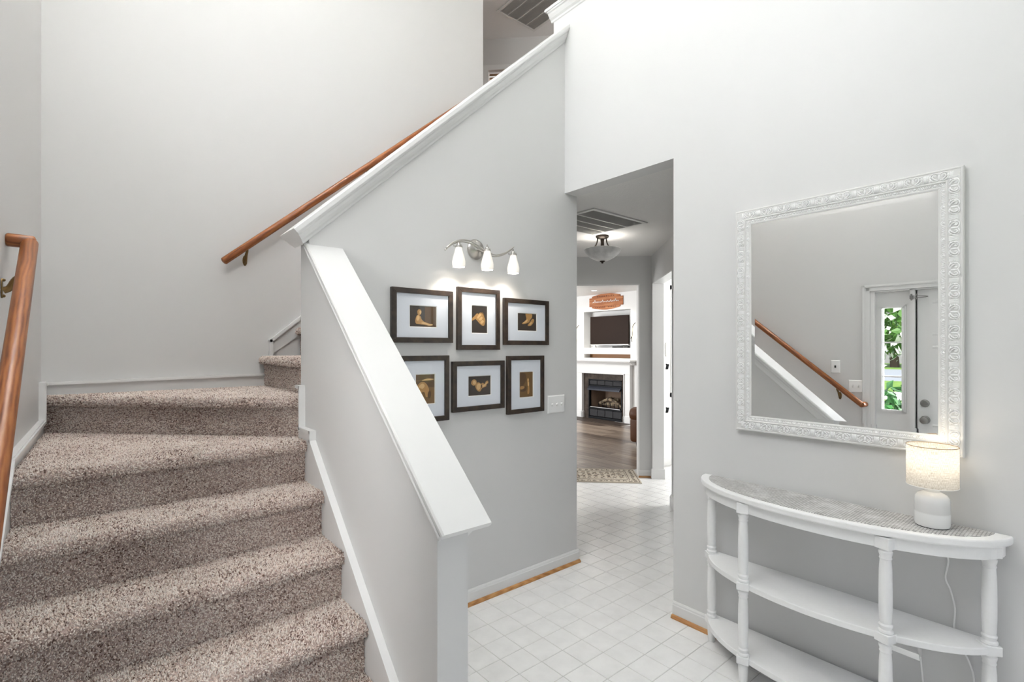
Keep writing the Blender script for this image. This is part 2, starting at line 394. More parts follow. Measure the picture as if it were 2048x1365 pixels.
# front wall with door, sidelight and added high windows (local frame of the front wall)
DU0, DU1 = uL(1.01), uL(.13)           # door opening
SU0, SU1 = uL(1.30), uL(1.035)         # sidelight unit
mb = MB(ML); Tk = -.14
zs = 1.905
hw = (uL(1.15), uL(-.75), 3.3, 4.8); sw = (uL(2.25), uL(1.3), 3.0, 4.5)
uend = uL(-2.0)
mb.box(-.14, SU0, Tk, 0, -.02, sw[2]); mb.box(-.14, sw[0], Tk, 0, sw[2], hw[2]); mb.box(sw[1], SU0, Tk, 0, sw[2], hw[2]); mb.box(-.14, sw[0], Tk, 0, hw[2], TOP); mb.box(sw[0], sw[1], Tk, 0, sw[3], TOP); mb.box(sw[1], hw[0], Tk, 0, hw[2], TOP); mb.box(SU0, DU1, Tk, 0, zs, hw[2]); mb.box(DU1, uend, Tk, 0, -.02, hw[2])

mb2 = mb
mb2.box(hw[0], hw[1], Tk, 0, hw[3], TOP); mb2.box(hw[1], uend, Tk, 0, hw[2], TOP)
struct(mb.build('wall_front', W), 'light grey front wall carrying the entry door and lower handrail', 'wall')
mb = MB().box(-.33, 2.513, YB, YB+.115, -.02, TOP)
struct(mb.build('wall_back', W), 'tall pale grey wall behind the stairs', 'wall')
# picture wall
def capP(x): return 1.93+(x-.754)*.928
mb = MB().py([(XN0, -.02), (XMB, -.02), (XMB, HC), (XM, HC), (XM, capP(XM)), (XN0, capP(XN0))], YP, YPB)
struct(mb.build('wall_stair', W), 'grey sloping stair wall hung with six framed pictures', 'wall')
def capN(y): return .942+.859*(y-1.2)
mb = MB().px([(1.231, -.02), (YP+.001, -.02), (YP+.001, capN(YP)-.035), (1.231, capN(1.231)-.035)], XN0, XN1)
struct(mb.build('wall_newel', W), 'low sloping grey half wall between stairs and foyer', 'wall')
mb = MB().box(XM, XMB, -2.0, 1.511, -.02, 3.64).box(XM, XMB, 1.511, 2.418, HC, 3.64).box(XM, XMB, -2.0, 1.3, 3.64, TOP)
struct(mb.build('wall_right', W), 'grey foyer wall carrying the white mirror', 'wall')
# wall behind the camera with a tall window added for light
mb = MB().box(-.5, .2, -2.0, -1.88, -.02, TOP).box(2.1, XM, -2.0, -1.88, -.02, TOP).box(.2, 2.1, -2.0, -1.88, -.02, .6).box(.2, 2.1, -2.0, -1.88, 2.9, TOP)
struct(mb.build('wall_entry', W), 'grey side wall of the foyer with an added tall window', 'wall')
# hall
mb = MB().box(2.40, XMB-.003, YPB, 9.1, -.02, HC)
struct(mb.build('wall_hall_left', W), 'grey hall wall beneath the upper stairs', 'wall')
mb = MB()
FO0, FO1, FOZ = .128, 1.08, 2.14
mb.pz([FW(-.115, .115), FW(0, 0), FW(FO0, 0), FW(FO0, .115)], -.02, 2.5)
mb.pz([FW(FO0, 0), FW(FO1, 0), FW(FO1, .115), FW(FO0, .115)], FOZ, 2.5)
mb.pz([FW(FO1, 0), FW(3.19, 0), FW(3.19, .115), FW(FO1, .115)], -.02, 2.5)
struct(mb.build('wall_hall_far', W), 'dark grey diagonal hall wall with opening to the living room', 'wall')
mb = MB()
RO0, RO1 = .058, 1.0
mb.pz([RW(0, 0), RW(RO0, 0), RW(RO0, .115), (4.90, 3.24), (5.12, 3.5), (5.12, 3.6), (4.85, 3.40)], -.02, HC)
mb.pz([RW(RO0, 0), RW(RO1, 0), RW(RO1, .115), RW(RO0, .115)], 2.145, HC)
mb.pz([RW(RO1, 0), RW(2.52, 0), RW(2.52, .115), RW(RO1, .115)], -.02, HC)
mb.box(XMB, 3.02, 1.395, 1.511, -.02, HC)
struct(mb.build('wall_hall_right', W), 'grey diagonal hall wall with opening to the bright kitchen', 'wall')
mb = MB().box(5.121, 8.0, 3.5, 3.6, -.02, HC)
struct(mb.build('wall_kitchen', 'white_wall'), 'white kitchen wall glimpsed past the hall', 'wall')
mb = MB().box(8.0, 8.1, -1.0, 3.6, -.02, HC).box(XMB, 8.1, -1.1, -1.0, -.02, HC)
struct(mb.build('wall_kitchen_far', 'white_wall'), 'white outer kitchen walls', 'wall')
# jamb liners (white painted edges of the openings)
mb = MB()
mb.pz([FW(FO0, -.004), FW(FO0+.014, -.004), FW(FO0+.014, .125), FW(FO0, .125)], 0, FOZ)
mb.pz([FW(FO1-.014, -.004), FW(FO1, -.004), FW(FO1, .125), FW(FO1-.014, .125)], 0, FOZ)
mb.pz([FW(FO0, -.004), FW(FO1, -.004), FW(FO1, .125), FW(FO0, .125)], FOZ-.014, FOZ)
struct(mb.build('trim_1', 'trim_white'), 'thin white lining of the living room opening', 'trim')
mb = MB()
mb.pz([RW(RO0, -.003), RW(RO0+.012, -.003), RW(RO0+.012, .12), RW(RO0, .12)], 0, 2.145)
mb.pz([RW(RO1-.012, -.003), RW(RO1, -.003), RW(RO1, .12), RW(RO1-.012, .12)], 0, 2.145)
mb.pz([RW(RO0, -.003), RW(RO1, -.003), RW(RO1, .12), RW(RO0, .12)], 2.133, 2.145)
struct(mb.build('trim_2', 'trim_white'), 'white lining of the kitchen opening', 'trim')
# living room shell
NY0, NY1 = 5.87, 7.043
mb = MB()
XF = 7.85
mb.box(XF, 8.3, 3.6, NY0, -.02, 2.5).box(XF, 8.3, NY1, 9.1, -.02, 2.5)
mb.box(XF, 8.3, NY0, NY1, 2.165, 2.5).box(XF, 8.3, NY0, NY1, 1.303, 1.427).box(XF, 8.3, NY0, NY1, .95, 1.222)
mb.box(XF+.22, 8.3, NY0, NY1, 1.427, 2.165).box(XF+.40, 8.3, NY0, NY1, -.02, .95)
struct(mb.build('wall_fireplace', 'white_wall'), 'white chimney wall with television niche above the fireplace', 'wall')
mb = MB().box(XF+.2, 8.3, NY0, NY1, 1.222, 1.303)
struct(mb.build('trim_3', 'niche_brown'), 'brown wooden back of the slot below the television niche', 'trim')
mb = MB().box(2.40, 8.3, 9.0, 9.1, -.02, 2.5).box(5.25, 8.0, 3.602, 3.65, -.02, 2.5)
struct(mb.build('wall_living', 'white_wall'), 'white outer walls of the living room', 'wall')
# ceilings
mb = MB().pz([(XMB, 1.39), (3.0, 1.39), RW(2.5, .1), FW(-.1, .1), FW(3.15, .1), (2.4, YPB+.001), (XMB, YPB+.001)], HC, FL2-.02)
mb.box(3.0, 8.1, -1.1, 3.55, HC+.001, FL2-.02)
struct(mb.build('ceiling_hall', 'ceiling_paint'), 'textured grey ceiling of the hall', 'ceiling')
mb = MB().pz([(2.40, 5.7), FW(0, .06), (4.86, 3.6), (8.3, 3.6), (8.3, 9.1), (2.40, 9.1)], 2.5, FL2-.02)
struct(mb.build('ceiling_living', 'white_wall'), 'white living room ceiling', 'ceiling')
mb = MB().box(-.6, 7.2, -2.0, 6.6, TOP, TOP+.12)
struct(mb.build('ceiling', 'white_wall'), 'high ceiling above foyer and landing', 'ceiling')
# landing upstairs
mb = MB().pz([(2.40, 1.31), (7.2, 1.31), (7.2, 6.4), (2.40, 6.4), (2.40, YB+.12), (2.44, YB), (2.44, YPB), (XMB, YPB), (XMB, 2.3), (2.42, 2.3)], FL2-.02, FL2)
struct(mb.build('floor_landing', 'carpet_backing'), 'carpeted upstairs landing floor', 'floor')
mb = MB().box(2.40, 2.513, YB+.115, 6.0, FL2, TOP)
struct(mb.build('wall_landing_left', W), 'grey landing wall beyond the stair wall', 'wall')
mb = MB().box(XMB, 7.1, 1.18, 1.3, FL2, TOP)
struct(mb.build('wall_landing_right', W), 'grey landing wall on the right', 'wall')
CU = 8.40
def UW(t, d): return (3.60+S2*t+S2*d, 4.80-S2*t+S2*d)      # t to the right along the landing far wall
wz0, wz1, wt0, wt1 = 3.5, 4.722, .045, .86
mb = MB()
mb.pz([UW(-1.6, 0), UW(wt0, 0), UW(wt0, .12), UW(-1.6, .12)], FL2, TOP); mb.pz([UW(wt1, 0), UW(3.6, 0), UW(3.6, .12), UW(wt1, .12)], FL2, TOP)
mb.pz([UW(wt0, 0), UW(wt1, 0), UW(wt1, .12), UW(wt0, .12)], FL2, wz0); mb.pz([UW(wt0, 0), UW(wt1, 0), UW(wt1, .12), UW(wt0, .12)], wz1, TOP)
struct(mb.build('wall_landing_far', W), 'grey diagonal landing wall with a casing and wooden blind', 'wall')

# ------------------------------------------------------------------ staircase
st = empty('staircase', (.3, 2.3, 0), 'carpeted brown staircase turning right past a half wall', 'staircase', kind='structure')
TZ = [.107, .29, .4715, .653, .8345, 1.016, 1.1975, 1.379, 1.5605, 1.742, 1.9235, 2.105, 2.2865, 2.468]
FRONT = []     # (left front, right front) riser lines
for k in range(6):
    y = 1.272+.2137*k
    FRONT.append(((xl(y)+.012, y), (XN0-.012, y)))
FRONT[5] = ((xl(2.34)+.012, 2.34), (XN0-.012, 2.34))
FRONT.append(((CORN.x+.012, YB-.012), (XN0+.012, 2.438)))
for k in range(7):
    x = .832+.2137*k; FRONT.append(((x, YB-.012), (x, YPB+.004)))
FRONT.append(((2.40, YB-.012), (2.40, YPB+.004)))
def step_profile():
    r = .021; pts = [(0, 0, 0)]                       # (outward, up from tread top(negative), kind) along riser then nosing
    return r
for k in range(14):
    zt = TZ[k]; zb = TZ[k-1] if k else 0
    a0, a1 = Vector(FRONT[k][0]), Vector(FRONT[k][1]); b0, b1 = Vector(FRONT[k+1][0]), Vector(FRONT[k+1][1])
    if k == 5: b1 = Vector((XN0-.012, 2.452))
    dirv = (a1-a0).normalized(); nrm = Vector((dirv.y, -dirv.x))     # outwards (towards the climber)
    r = .0230
    prof = [(0, zb), (0, zb+.05), (0.001, zt-2*r-.012), (.004, zt-2*r-.004)]
    for q in range(0, 9):
        an = -math.pi/2+math.pi*q/8; prof.append((.010+r*math.cos(an), zt-r+r*math.sin(an)))
    nseg = 24; rows = []
    for (ou, z) in prof:
        rows.append([((a0+(a1-a0)*s/nseg)+nrm*ou).to_3d()+Vector((0, 0, z)) for s in range(nseg+1)])
    back = [(b0+(b1-b0)*s/nseg).to_3d()+Vector((0, 0, zt)) for s in range(nseg+1)]
    fr = rows[-1]
    for t in (.1, .3, .6, 1.0):
        rows.append([f.lerp(Vector((b.x, b.y, f.z)), t) for f, b in zip(fr, back)])
    # keep within the side walls
    X0 = None
    for rw in rows:
        for p in rw:
            if k <= 6: p.x = max(p.x, xl(p.y)+.012)
            if k <= 5: p.x = min(p.x, XN0-.012)
            p.y = min(p.y, YB-.012)
    g = MB(); n = nseg+1
    g.add([p for rw in rows for p in rw], [(i*n+j, i*n+j+1, (i+1)*n+j+1, (i+1)*n+j) for i in range(len(rows)-1) for j in range(nseg)])
    so_ = g.build('carpeted_step', 'carpet_backing', st, smooth=True, auto=False)
    # pile tufts on the steps that show
    if 1 <= k <= 8:
        dens = 52000 if k <= 7 else 30000
        V = []; F = []; A = []
        pos = []; nor = []
        for i in range(len(rows)-1):
            for j in range(nseg):
                p0, p1, p2, p3 = rows[i][j], rows[i][j+1], rows[i+1][j+1], rows[i+1][j]
                cr = (p2-p0).cross(p3-p1); ar = cr.length/2
                if ar < 1e-7: continue
                nn_ = cr.normalized()
                if nn_.dot(Vector((nrm.x, nrm.y, 1))) < 0: nn_ = -nn_
                cnt = int(ar*dens+random.random())
                for _ in range(cnt):
                    u, v_ = random.random(), random.random()
                    pos.append((p0*(1-u)+p1*u)*(1-v_)+(p3*(1-u)+p2*u)*v_); nor.append(nn_)
        pos = np.array([tuple(p) for p in pos]); nor = np.array([tuple(p) for p in nor]); m_ = len(pos)
        lean = rng.normal(0, .45, (m_, 3)); tip = nor+lean; tip /= np.linalg.norm(tip, axis=1)[:, None]
        hgt = rng.uniform(.005, .0095, (m_, 1)); rad = rng.uniform(.0022, .0036, (m_, 1))
        t1 = np.cross(nor, rng.normal(0, 1, (m_, 3))); t1 /= np.linalg.norm(t1, axis=1)[:, None]; t2 = np.cross(nor, t1)
        base = pos-nor*.001
        ring = [base+(t1*math.cos(2*math.pi*q/3)+t2*math.sin(2*math.pi*q/3))*rad for q in range(3)]
        mid = [pos+tip*hgt*.65+(t1*math.cos(2*math.pi*q/3+.5)+t2*math.sin(2*math.pi*q/3+.5))*rad*.85 for q in range(3)]
        top = pos+tip*hgt
        allv = np.stack(ring+mid+[top], 1).reshape(-1, 3)
        tri = np.array([(0, 1, 4), (0, 4, 3), (1, 2, 5), (1, 5, 4), (2, 0, 3), (2, 3, 5), (3, 4, 6), (4, 5, 6), (5, 3, 6)])
        faces = (tri[None]+(np.arange(m_)*7)[:, None, None]).reshape(-1, 3)
        org = np.array(wloc(so_)); me = bpy.data.meshes.new('carpet_pile')
        me.vertices.add(len(allv)); me.vertices.foreach_set('co', (allv-org).ravel())
        me.loops.add(faces.size); me.loops.foreach_set('vertex_index', faces.ravel().astype(np.int32))
        me.polygons.add(len(faces)); me.polygons.foreach_set('loop_start', np.arange(0, faces.size, 3, dtype=np.int32))
        me.update(calc_edges=True)
        at_ = me.attributes.new('tuft', 'FLOAT', 'POINT'); tv = np.repeat(rng.beta(1.5, 1.45, m_), 7); at_.data.foreach_set('value', tv)
        me.polygons.foreach_set('use_smooth', np.ones(len(faces), bool))
        me.materials.append(MATS['carpet'])
        po = bpy.data.objects.new('carpet_pile', me); col.objects.link(po); put(po, org, so_); po['kind'] = 'stuff'

# ------------------------------------------------------------------ skirt boards, baseboards, caps
T = 'trim_white'
def strip(path, plane, mat_='trim_white', wdt=.018, dep=.012, mb=None):
    """bead following a polyline in a plane; plane(a,b,off)->3d"""
    mb = mb or MB(); k = len(path)
    for i in range(k-1):
        p, q = Vector(path[i]), Vector(path[i+1]); d = (q-p).normalized(); nn = Vector((-d.y, d.x))
        a = p-d*(wdt*.46 if i else 0); b = q+d*(wdt*.46 if i < k-2 else 0)
        for (h0, h1, o0, o1) in ((-wdt/2, wdt/2, -.0095, dep), (-wdt/4, wdt/2, dep, dep*1.5)):
            c4 = [a+nn*h0, b+nn*h0, b+nn*h1, a+nn*h1]
            vs = [plane(c.x, c.y, o0) for c in c4]+[plane(c.x, c.y, o1) for c in c4]
            mb.add(vs, [(0, 1, 2, 3), (4, 5, 6, 7), (0, 1, 5, 4), (1, 2, 6, 5), (2, 3, 7, 6), (3, 0, 4, 7)])
    return mb
# short wall skirt (faces the stairs)
sk = [(1.25, .178), (2.237, 1.03), (2.237, 1.067), (2.376, 1.067), (2.376, 1.255), (YPB, 1.255)]
e = MB().px([(1.25, 0)]+sk+[(YPB, 0)], XN0-.011, XN0+.002).build('trim_4', T); struct(e, 'white stair skirt board on the half wall with stepped top', 'trim')
strip(sk, lambda a, b, o: (XN0-.010-o, a, b)).build('bead', T, e)
# front wall skirt
sf = [(uL(1.3), .22), (uL(2.30), 1.07), (uL(3.26), 1.085), (uL(3.26), 1.262), (.012, 1.262)]
def plL(a, b, o): return ML @ Vector((a, .010+o, b))
mb = MB(ML); mb.prism([(sf[0][0], 0)]+sf+[(.012, 0)], lambda a, b: (a, -.002, b), lambda a, b: (a, .011, b))
e = mb.build('trim_5', T); struct(e, 'white stair skirt board on the front wall under the handrail', 'trim')
strip(sf, plL).build('bead', T, e)
# back wall baseboard + skirt
sb = [(CORN.x+.012, 1.262), (.84, 1.27)]
mb = MB().py([(CORN.x+.012, 1.1), (.84, 1.1), (.84, 1.275), (CORN.x+.012, 1.262)], YB-.011, YB+.002)
e = mb.build('baseboard_back', T); struct(e, 'white baseboard along the winder tread', 'baseboard')
strip([(CORN.x+.012, 1.257), (.84, 1.270)], lambda a, b, o: (a, YB-.010-o, b)).build('bead', T, e)
s2 = [(.867, 1.38), (.867, 1.478), (2.40, 2.78)]
mb = MB().py([(.85, 1.38), (.867, 1.478), (2.40, 2.78), (2.40, 2.5)], YB-.011, YB+.002)
e = mb.build('trim_6', W); struct(e, 'grey skirt panel with sloping white bead up the back wall', 'trim')
strip(s2, lambda a, b, o: (a, YB-.010-o, b), wdt=.022).build('bead', T, e)
# picture wall baseboard
def baseboard(name, label, f, l0, l1, h=.085, shoe=True, depth=.012):
    """f(s,d,z): s along, d outwards"""
    prof = [(0, 0), (depth, 0), (depth, h-.02), (depth*.75, h-.016), (depth*.7, h-.008), (depth*.35, h), (0, h)]
    e = MB().prism(prof, lambda d, z: f(l0, d, z), lambda d, z: f(l1, d, z)).build(name, T); struct(e, label, 'baseboard')
    if shoe:
        q = [(depth, 0)]+[(depth+.016*math.cos(R(t)), .018*math.sin(R(t))) for t in range(0, 91, 15)]
        o = MB().prism(q, lambda d, z: f(l0, d, z), lambda d, z: f(l1, d, z)).build('shoe_moulding', 'oak_shoe', e); o['label'] = 'honey oak quarter round'
    return e
baseboard('baseboard_stair', 'white baseboard with oak shoe below the pictures', lambda s, d, z: (s, YP-d, z), XN1, XMB+.012)
baseboard('baseboard_right', 'white baseboard with oak shoe below the mirror wall', lambda s, d, z: (XM-d, s, z), -1.88, 1.511)
def fF(s, d, z): x, y = FW(s, -d); return (x, y, z)
def fR(s, d, z): x, y = RW(s, -d); return (x, y, z)
baseboard('baseboard_hall', 'short white baseboard beside the living room opening', fF, .0, FO0+.014, .075)
baseboard('baseboard_kitchen_jamb', 'white base wrapped round the kitchen opening corner', fR, 0, RO0+.012, .1, shoe=False)
mb = MB().pz([RW(RO0, -.014), RW(RO0+.026, -.014), RW(RO0+.026, .128), RW(RO0, .128)], 0, .11)
struct(mb.build('baseboard_jamb', T), 'white plinth at the foot of the kitchen jamb', 'baseboard')
baseboard('baseboard_hall_right', 'white baseboard end at the near kitchen jamb', fR, RO1-.012, 2.4, .1, shoe=False, depth=.02)
baseboard('baseboard_kitchen', 'white baseboard of the kitchen wall', lambda s, d, z: (s, 3.5-d, z), 5.13, 7.95, .09, shoe=False)
# cap of the half wall: board plus mouldings, runs along Y and rises
aN = math.atan(.859); uN = Vector((0, math.cos(aN), math.sin(aN))); nN = Vector((0, -math.sin(aN), math.cos(aN)))
def capframe(org, u, n, side):
    org = Vector(org); side = Vector(side)
    return lambda s: (lambda a, b: tuple(org+u*s+side*a+n*b))
cf = capframe((0, 1.2, .942), uN, nN, (1, 0, 0)); lenN = (YP+.04-1.2)/math.cos(aN)
e = empty('trim_7', (.83, 1.2, .9), 'white sloping cap board on the low half wall', 'trim', kind='structure')
def endF(f):  # far end is cut plumb against the picture wall
    return f
bd = [(.742, -.006), (.747, 0), (.909, 0), (.914, -.006), (.914, -.014), (.909, -.020), (.747, -.020), (.742, -.014)]
def sweepcap(prof, s0, s1): return MB().prism(prof, cf(s0), cf(s1))
sweepcap(bd, -.03, lenN-.012).build('cap_board', T, e)
cove = [(XN1, -.02), (.905, -.02), (.903, -.03), (.893, -.034), (.884, -.045), (.877, -.062), (.873, -.080), (.868, -.085), (XN1, -.085)]
sweepcap(cove, -.012, lenN-.045).build('crown_moulding', T, e)
lm = [(XN0, -.02), (.743, -.02), (.741, -.026), (.744, -.034), (.750, -.037), (.750, -.044), (XN0, -.05)]
sweepcap(lm, -.02, lenN-.02).build('bed_moulding', T, e)
# cap of the picture wall
aP = math.atan(.928); uP = Vector((math.cos(aP), 0, math.sin(aP))); nP = Vector((-math.sin(aP), 0, math.cos(aP)))
cfP = capframe((.676, 0, 1.952), uP, nP, (0, 1, 0)); lenP = (XM+.035-.676)/math.cos(aP)
e = empty('trim_8', (.7, 2.37, 1.9), 'white crown moulded cap rising along the picture wall', 'trim', kind='structure')
ym = (YP+YPB)/2
def mirr(pr): return [(2*ym-a, b) for a, b in pr][::-1]
bdP = [(2.268, -.004), (2.272, 0), (2*ym-2.272, 0), (2*ym-2.268, -.004), (2*ym-2.268, -.022), (2.268, -.022)]
MB().prism(bdP, cfP(0), cfP(lenP)).build('cap_board', T, e)
cvP = [(YP+.001, -.022), (2.274, -.022), (2.275, -.031), (2.283, -.035), (2.287, -.046), (2.295, -.058), (2.306, -.066), (2.309, -.074), (YP+.001, -.078)]
MB().prism(cvP, cfP(.003), cfP(lenP)).build('crown_moulding', T, e)
MB().prism(mirr(cvP), cfP(.003), cfP(lenP)).build('crown_moulding', T, e)
MB().prism([(YP+.001, -.022), (YPB-.001, -.022), (YPB-.001, -.078), (YP+.001, -.078)], cfP(.003), cfP(lenP-.03)).build('cap_core', T, e)
# cap of the landing half wall
e = empty('trim_9', (XM, 2.0, 3.6), 'white crown moulded cap on the landing half wall', 'trim', kind='structure')
def px_(s): return lambda a, b: (a, s, b)
MB().prism([(2.342, 3.70), (2.346, 3.705), (2.56, 3.705), (2.56, 3.683), (2.342, 3.683)], px_(1.3), px_(2.452)).build('cap_board', T, e)
cvM = [(XM, 3.683), (2.349, 3.683), (2.350, 3.674), (2.358, 3.670), (2.363, 3.660), (2.374, 3.645), (2.386, 3.636), (2.389, 3.626), (XM, 3.622)]
MB().prism(cvM, px_(1.3), px_(2.435)).build('crown_moulding', T, e)
MB().box(XM, XMB, 1.3, 2.417, 3.64, 3.684).build('cap_core', T, e)

# ------------------------------------------------------------------ handrails
def rail_geo(path, r=.0215):
    return MB().tube(path, r, 20)
def orient_rail(name, p, q, r, parent):
    """straight round rail built along local z so the grain follows it"""
    p, q = Vector(p), Vector(q); d = q-p
    g = MB().lathe([(r*.55, -.004), (r*.9, 0), (r, .004), (r, d.length-.004), (r*.9, d.length), (r*.55, d.length+.004)], n=20)
    me = g.mesh(name, 'oak_rail', True); o = bpy.data.objects.new(name, me); col.objects.link(o)
    put(o, p, parent); o.rotation_euler = d.to_track_quat('Z', 'Y').to_euler()
    es = o.modifiers.new('split', 'EDGE_SPLIT'); es.split_angle = R(50); return o
def bracket(parent, foot, arm, up):
    """foot: wall point, arm: point below rail, out of the wall"""
    f, a = Vector(foot), Vector(arm); d = (a-f)
    out = Vector((d.x, d.y, 0)).normalized()
    g = MB()
    path = catmull([f+out*.004+Vector((0, 0, -.012)), f+out*.018+Vector((0, 0, -.004)), f+d*.55+Vector((0, 0, -.006)), a+Vector((0, 0, -.004)), a+Vector((0, 0, .012))], 5)
    g.tube(path, [.011-.005*i/len(path) for i in range(len(path))], 8)
    side = Vector((-out.y, out.x, 0))
    base = [f+out*.003+side*(.013*math.cos(t))+Vector((0, 0, .032*math.sin(t)-.006)) for t in np.linspace(0, 2*math.pi, 14, endpoint=False)]
    n = len(base); b2 = [p-out*.003 for p in base]
    g.add(base+b2, [tuple(range(n)), tuple(range(2*n-1, n-1, -1))]+[(i, (i+1) % n, n+(i+1) % n, n+i) for i in range(n)])
    for dz in (.02, -.03): g.ball(f+out*.005+Vector((0, 0, dz)), .005, 8, 5)
    g.tube([a+Vector((0, 0, .01))+up*-.022, a+Vector((0, 0, .01))+up*.022], .006, 8)
    return g.build('bracket', 'brass_dark', parent, smooth=True)
RX = -.152
hr = empty('handrail', (RX, 1.3, .9), 'round oak handrail with squared return on the front wall beside the lower stairs', 'handrail')
pa = Vector((RX, 2.345, 1.79)); pb = Vector((RX-.006, 1.345, .966))
orient_rail('rail', pb, pa, .0225, hr)
q = (xl(2.345)+.001, 2.345, 1.794)
orient_rail('return_end', q, pa+Vector((.012, 0, .002)), .0222, hr)
orient_rail('return_end', (xl(1.335)+.001, 1.335, .960), pb+Vector((.008, -.004, -.004)), .0222, hr)
uR = (pa-pb).normalized()
for yy in (2.255, 1.52):
    t = (yy-pb.y)/(pa.y-pb.y); c_ = pb.lerp(pa, t)
    bracket(hr, (xl(yy)+.001, yy, c_.z-.085), c_+Vector((0, 0, -.028)), uR)
hb = empty('handrail', (.6, YB-.06, 1.9), 'round oak handrail on the back wall rising with the upper flight', 'handrail')
pa = Vector((.598, YB-.06, 1.936)); pb = Vector((2.30, YB-.06, 3.392))
orient_rail('rail', pa, pb, .0215, hb); uR = (pb-pa).normalized()
for xx in (.722, 1.475, 2.2):
    t = (xx-pa.x)/(pb.x-pa.x); c_ = pa.lerp(pb, t)
    bracket(hb, (xx, YB-.001, c_.z-.075), c_+Vector((0, 0, -.028)), uR)

# ------------------------------------------------------------------ framed pictures
def flat(mb, pts, y, f):
    n = len(pts); return mb.add([f(a, b, y) for a, b in pts], [tuple(range(n))])
def blob(pts, k=5): return [(p.x, p.y) for p in catmull([(a, b, 0) for a, b in pts], k, True)]
ART = [
 # seated baby
 ('bare baby sitting in profile on a dark ground', 'print_dark', [
  ('print_deep', [(.56, 0), (.56, 1), (1, 1), (1, 0)], 0),
  ('print_tan', [(.22, .16), (.20, .34), (.25, .52), (.31, .56), (.40, .50), (.44, .36), (.55, .24), (.75, .16), (.84, .10), (.80, .07), (.6, .09), (.36, .12)], 1),
  ('print_light', [(.24, .36), (.27, .52), (.33, .54), (.36, .42), (.30, .28)], 1),
  ('print_tan', [(.29, .60), (.27, .74), (.32, .83), (.40, .82), (.43, .72), (.40, .60), (.34, .55)], 1),
  ('print_light', [(.36, .64), (.36, .76), (.41, .76), (.42, .68), (.39, .60)], 1),
  ('print_light', [(.42, .18), (.55, .22), (.72, .13), (.6, .11)], 1), ('print_light', [(.62, .10), (.82, .15), (.86, .09), (.74, .06)], 1)]),
 # hand holding a small hand
 ('large hand cupping a small foot', 'print_dark', [
  ('print_tan', [(0, .52), (.14, .60), (.34, .72), (.46, .66), (.40, .58), (.20, .50), (0, .44)], 1),
  ('print_tan', [(.24, .54), (.40, .68), (.58, .76), (.78, .66), (.88, .48), (.80, .28), (.60, .30), (.36, .44)], 1),
  ('print_light', [(.34, .58), (.50, .70), (.62, .68), (.52, .60), (.40, .52)], 1), ('print_light', [(.44, .50), (.62, .60), (.70, .56), (.58, .46)], 1),
  ('print_light', [(.54, .40), (.70, .48), (.78, .42), (.64, .34)], 1), ('print_brown', [(.60, .74), (.72, .70), (.84, .54), (.80, .68), (.68, .78)], 1)]),
 # two feet
 ('pair of small bare feet hanging down', 'print_dark', [
  ('print_tan', [(.42, 1), (.46, .72), (.40, .56), (.24, .44), (.26, .38), (.44, .42), (.60, .50), (.66, .64), (.76, .80), (.74, 1)], 1),
  ('print_light', [(.44, .62), (.34, .52), (.26, .44), (.36, .44), (.50, .54), (.52, .66)], 1),
  ('print_tan', [(.78, .70), (.66, .52), (.54, .36), (.56, .28), (.70, .30), (.84, .48), (.88, .66)], 1),
  ('print_light', [(.72, .52), (.62, .38), (.66, .34), (.76, .46)], 1)]),
 # crouched figure
 ('rounded crouching figure by a pale horizon', 'print_brown', [
  ('print_deep', [(0, .82), (1, .80), (1, 1), (0, 1)], 0),
  ('print_light', [(.30, .80), (.62, .86), (.98, .83), (.7, .80)], 1),
  ('print_deep', [(.0, .60), (1, .55), (1, .78), (0, .78)], 0),
  ('print_tan', [(0, .50), (.12, .68), (.36, .76), (.58, .66), (.70, .46), (.66, .26), (.52, .24), (.44, .40), (.20, .36), (0, .20)], 1),
  ('print_light', [(.14, .60), (.34, .70), (.46, .62), (.34, .52)], 1),
  ('print_deep', [(.62, .30), (.70, .44), (.80, .38), (.78, .22), (.68, .18)], 1)]),
 # lying baby
 ('baby lying on its back with raised feet', 'print_dark', [
  ('print_tan', [(.12, .62), (.14, .76), (.23, .84), (.33, .80), (.37, .68), (.33, .57), (.22, .52)], 1),
  ('print_light', [(.20, .62), (.21, .76), (.29, .76), (.33, .66), (.28, .57)], 1),
  ('print_tan', [(.33, .60), (.44, .68), (.56, .60), (.64, .64), (.72, .58), (.78, .70), (.87, .74), (.90, .62), (.82, .56), (.80, .44), (.70, .40), (.60, .34), (.52, .20), (.42, .22), (.34, .34), (.30, .48)], 1),
  ('print_light', [(.38, .54), (.46, .62), (.54, .54), (.52, .36), (.44, .28), (.37, .38)], 1), ('print_light', [(.62, .52), (.70, .54), (.78, .62), (.85, .68), (.84, .60), (.74, .46), (.64, .42)], 1),
  ('print_deep', [(.55, .50), (.60, .56), (.60, .40), (.56, .38)], 1)]),
 # standing child
 ('small child standing in a garden', 'print_brown', [
  ('print_deep', [(.05, .42), (.30, .50), (.48, .70), (.44, .92), (.06, .95)], 1), ('print_deep', [(.1, .22), (.45, .25), (.5, .42), (.1, .40)], 1),
  ('print_tan', [(.56, .60), (.56, .70), (.64, .76), (.70, .68), (.72, .46), (.74, .20), (.66, .10), (.58, .16), (.62, .40)], 1),
  ('print_light', [(.60, .66), (.62, .73), (.67, .72), (.67, .64)], 1), ('print_light', [(.60, .46), (.64, .60), (.71, .58), (.70, .44)], 1),
  ('print_tan', [(.04, .32), (.30, .34), (.34, .42), (.08, .44)], 1)]),
]
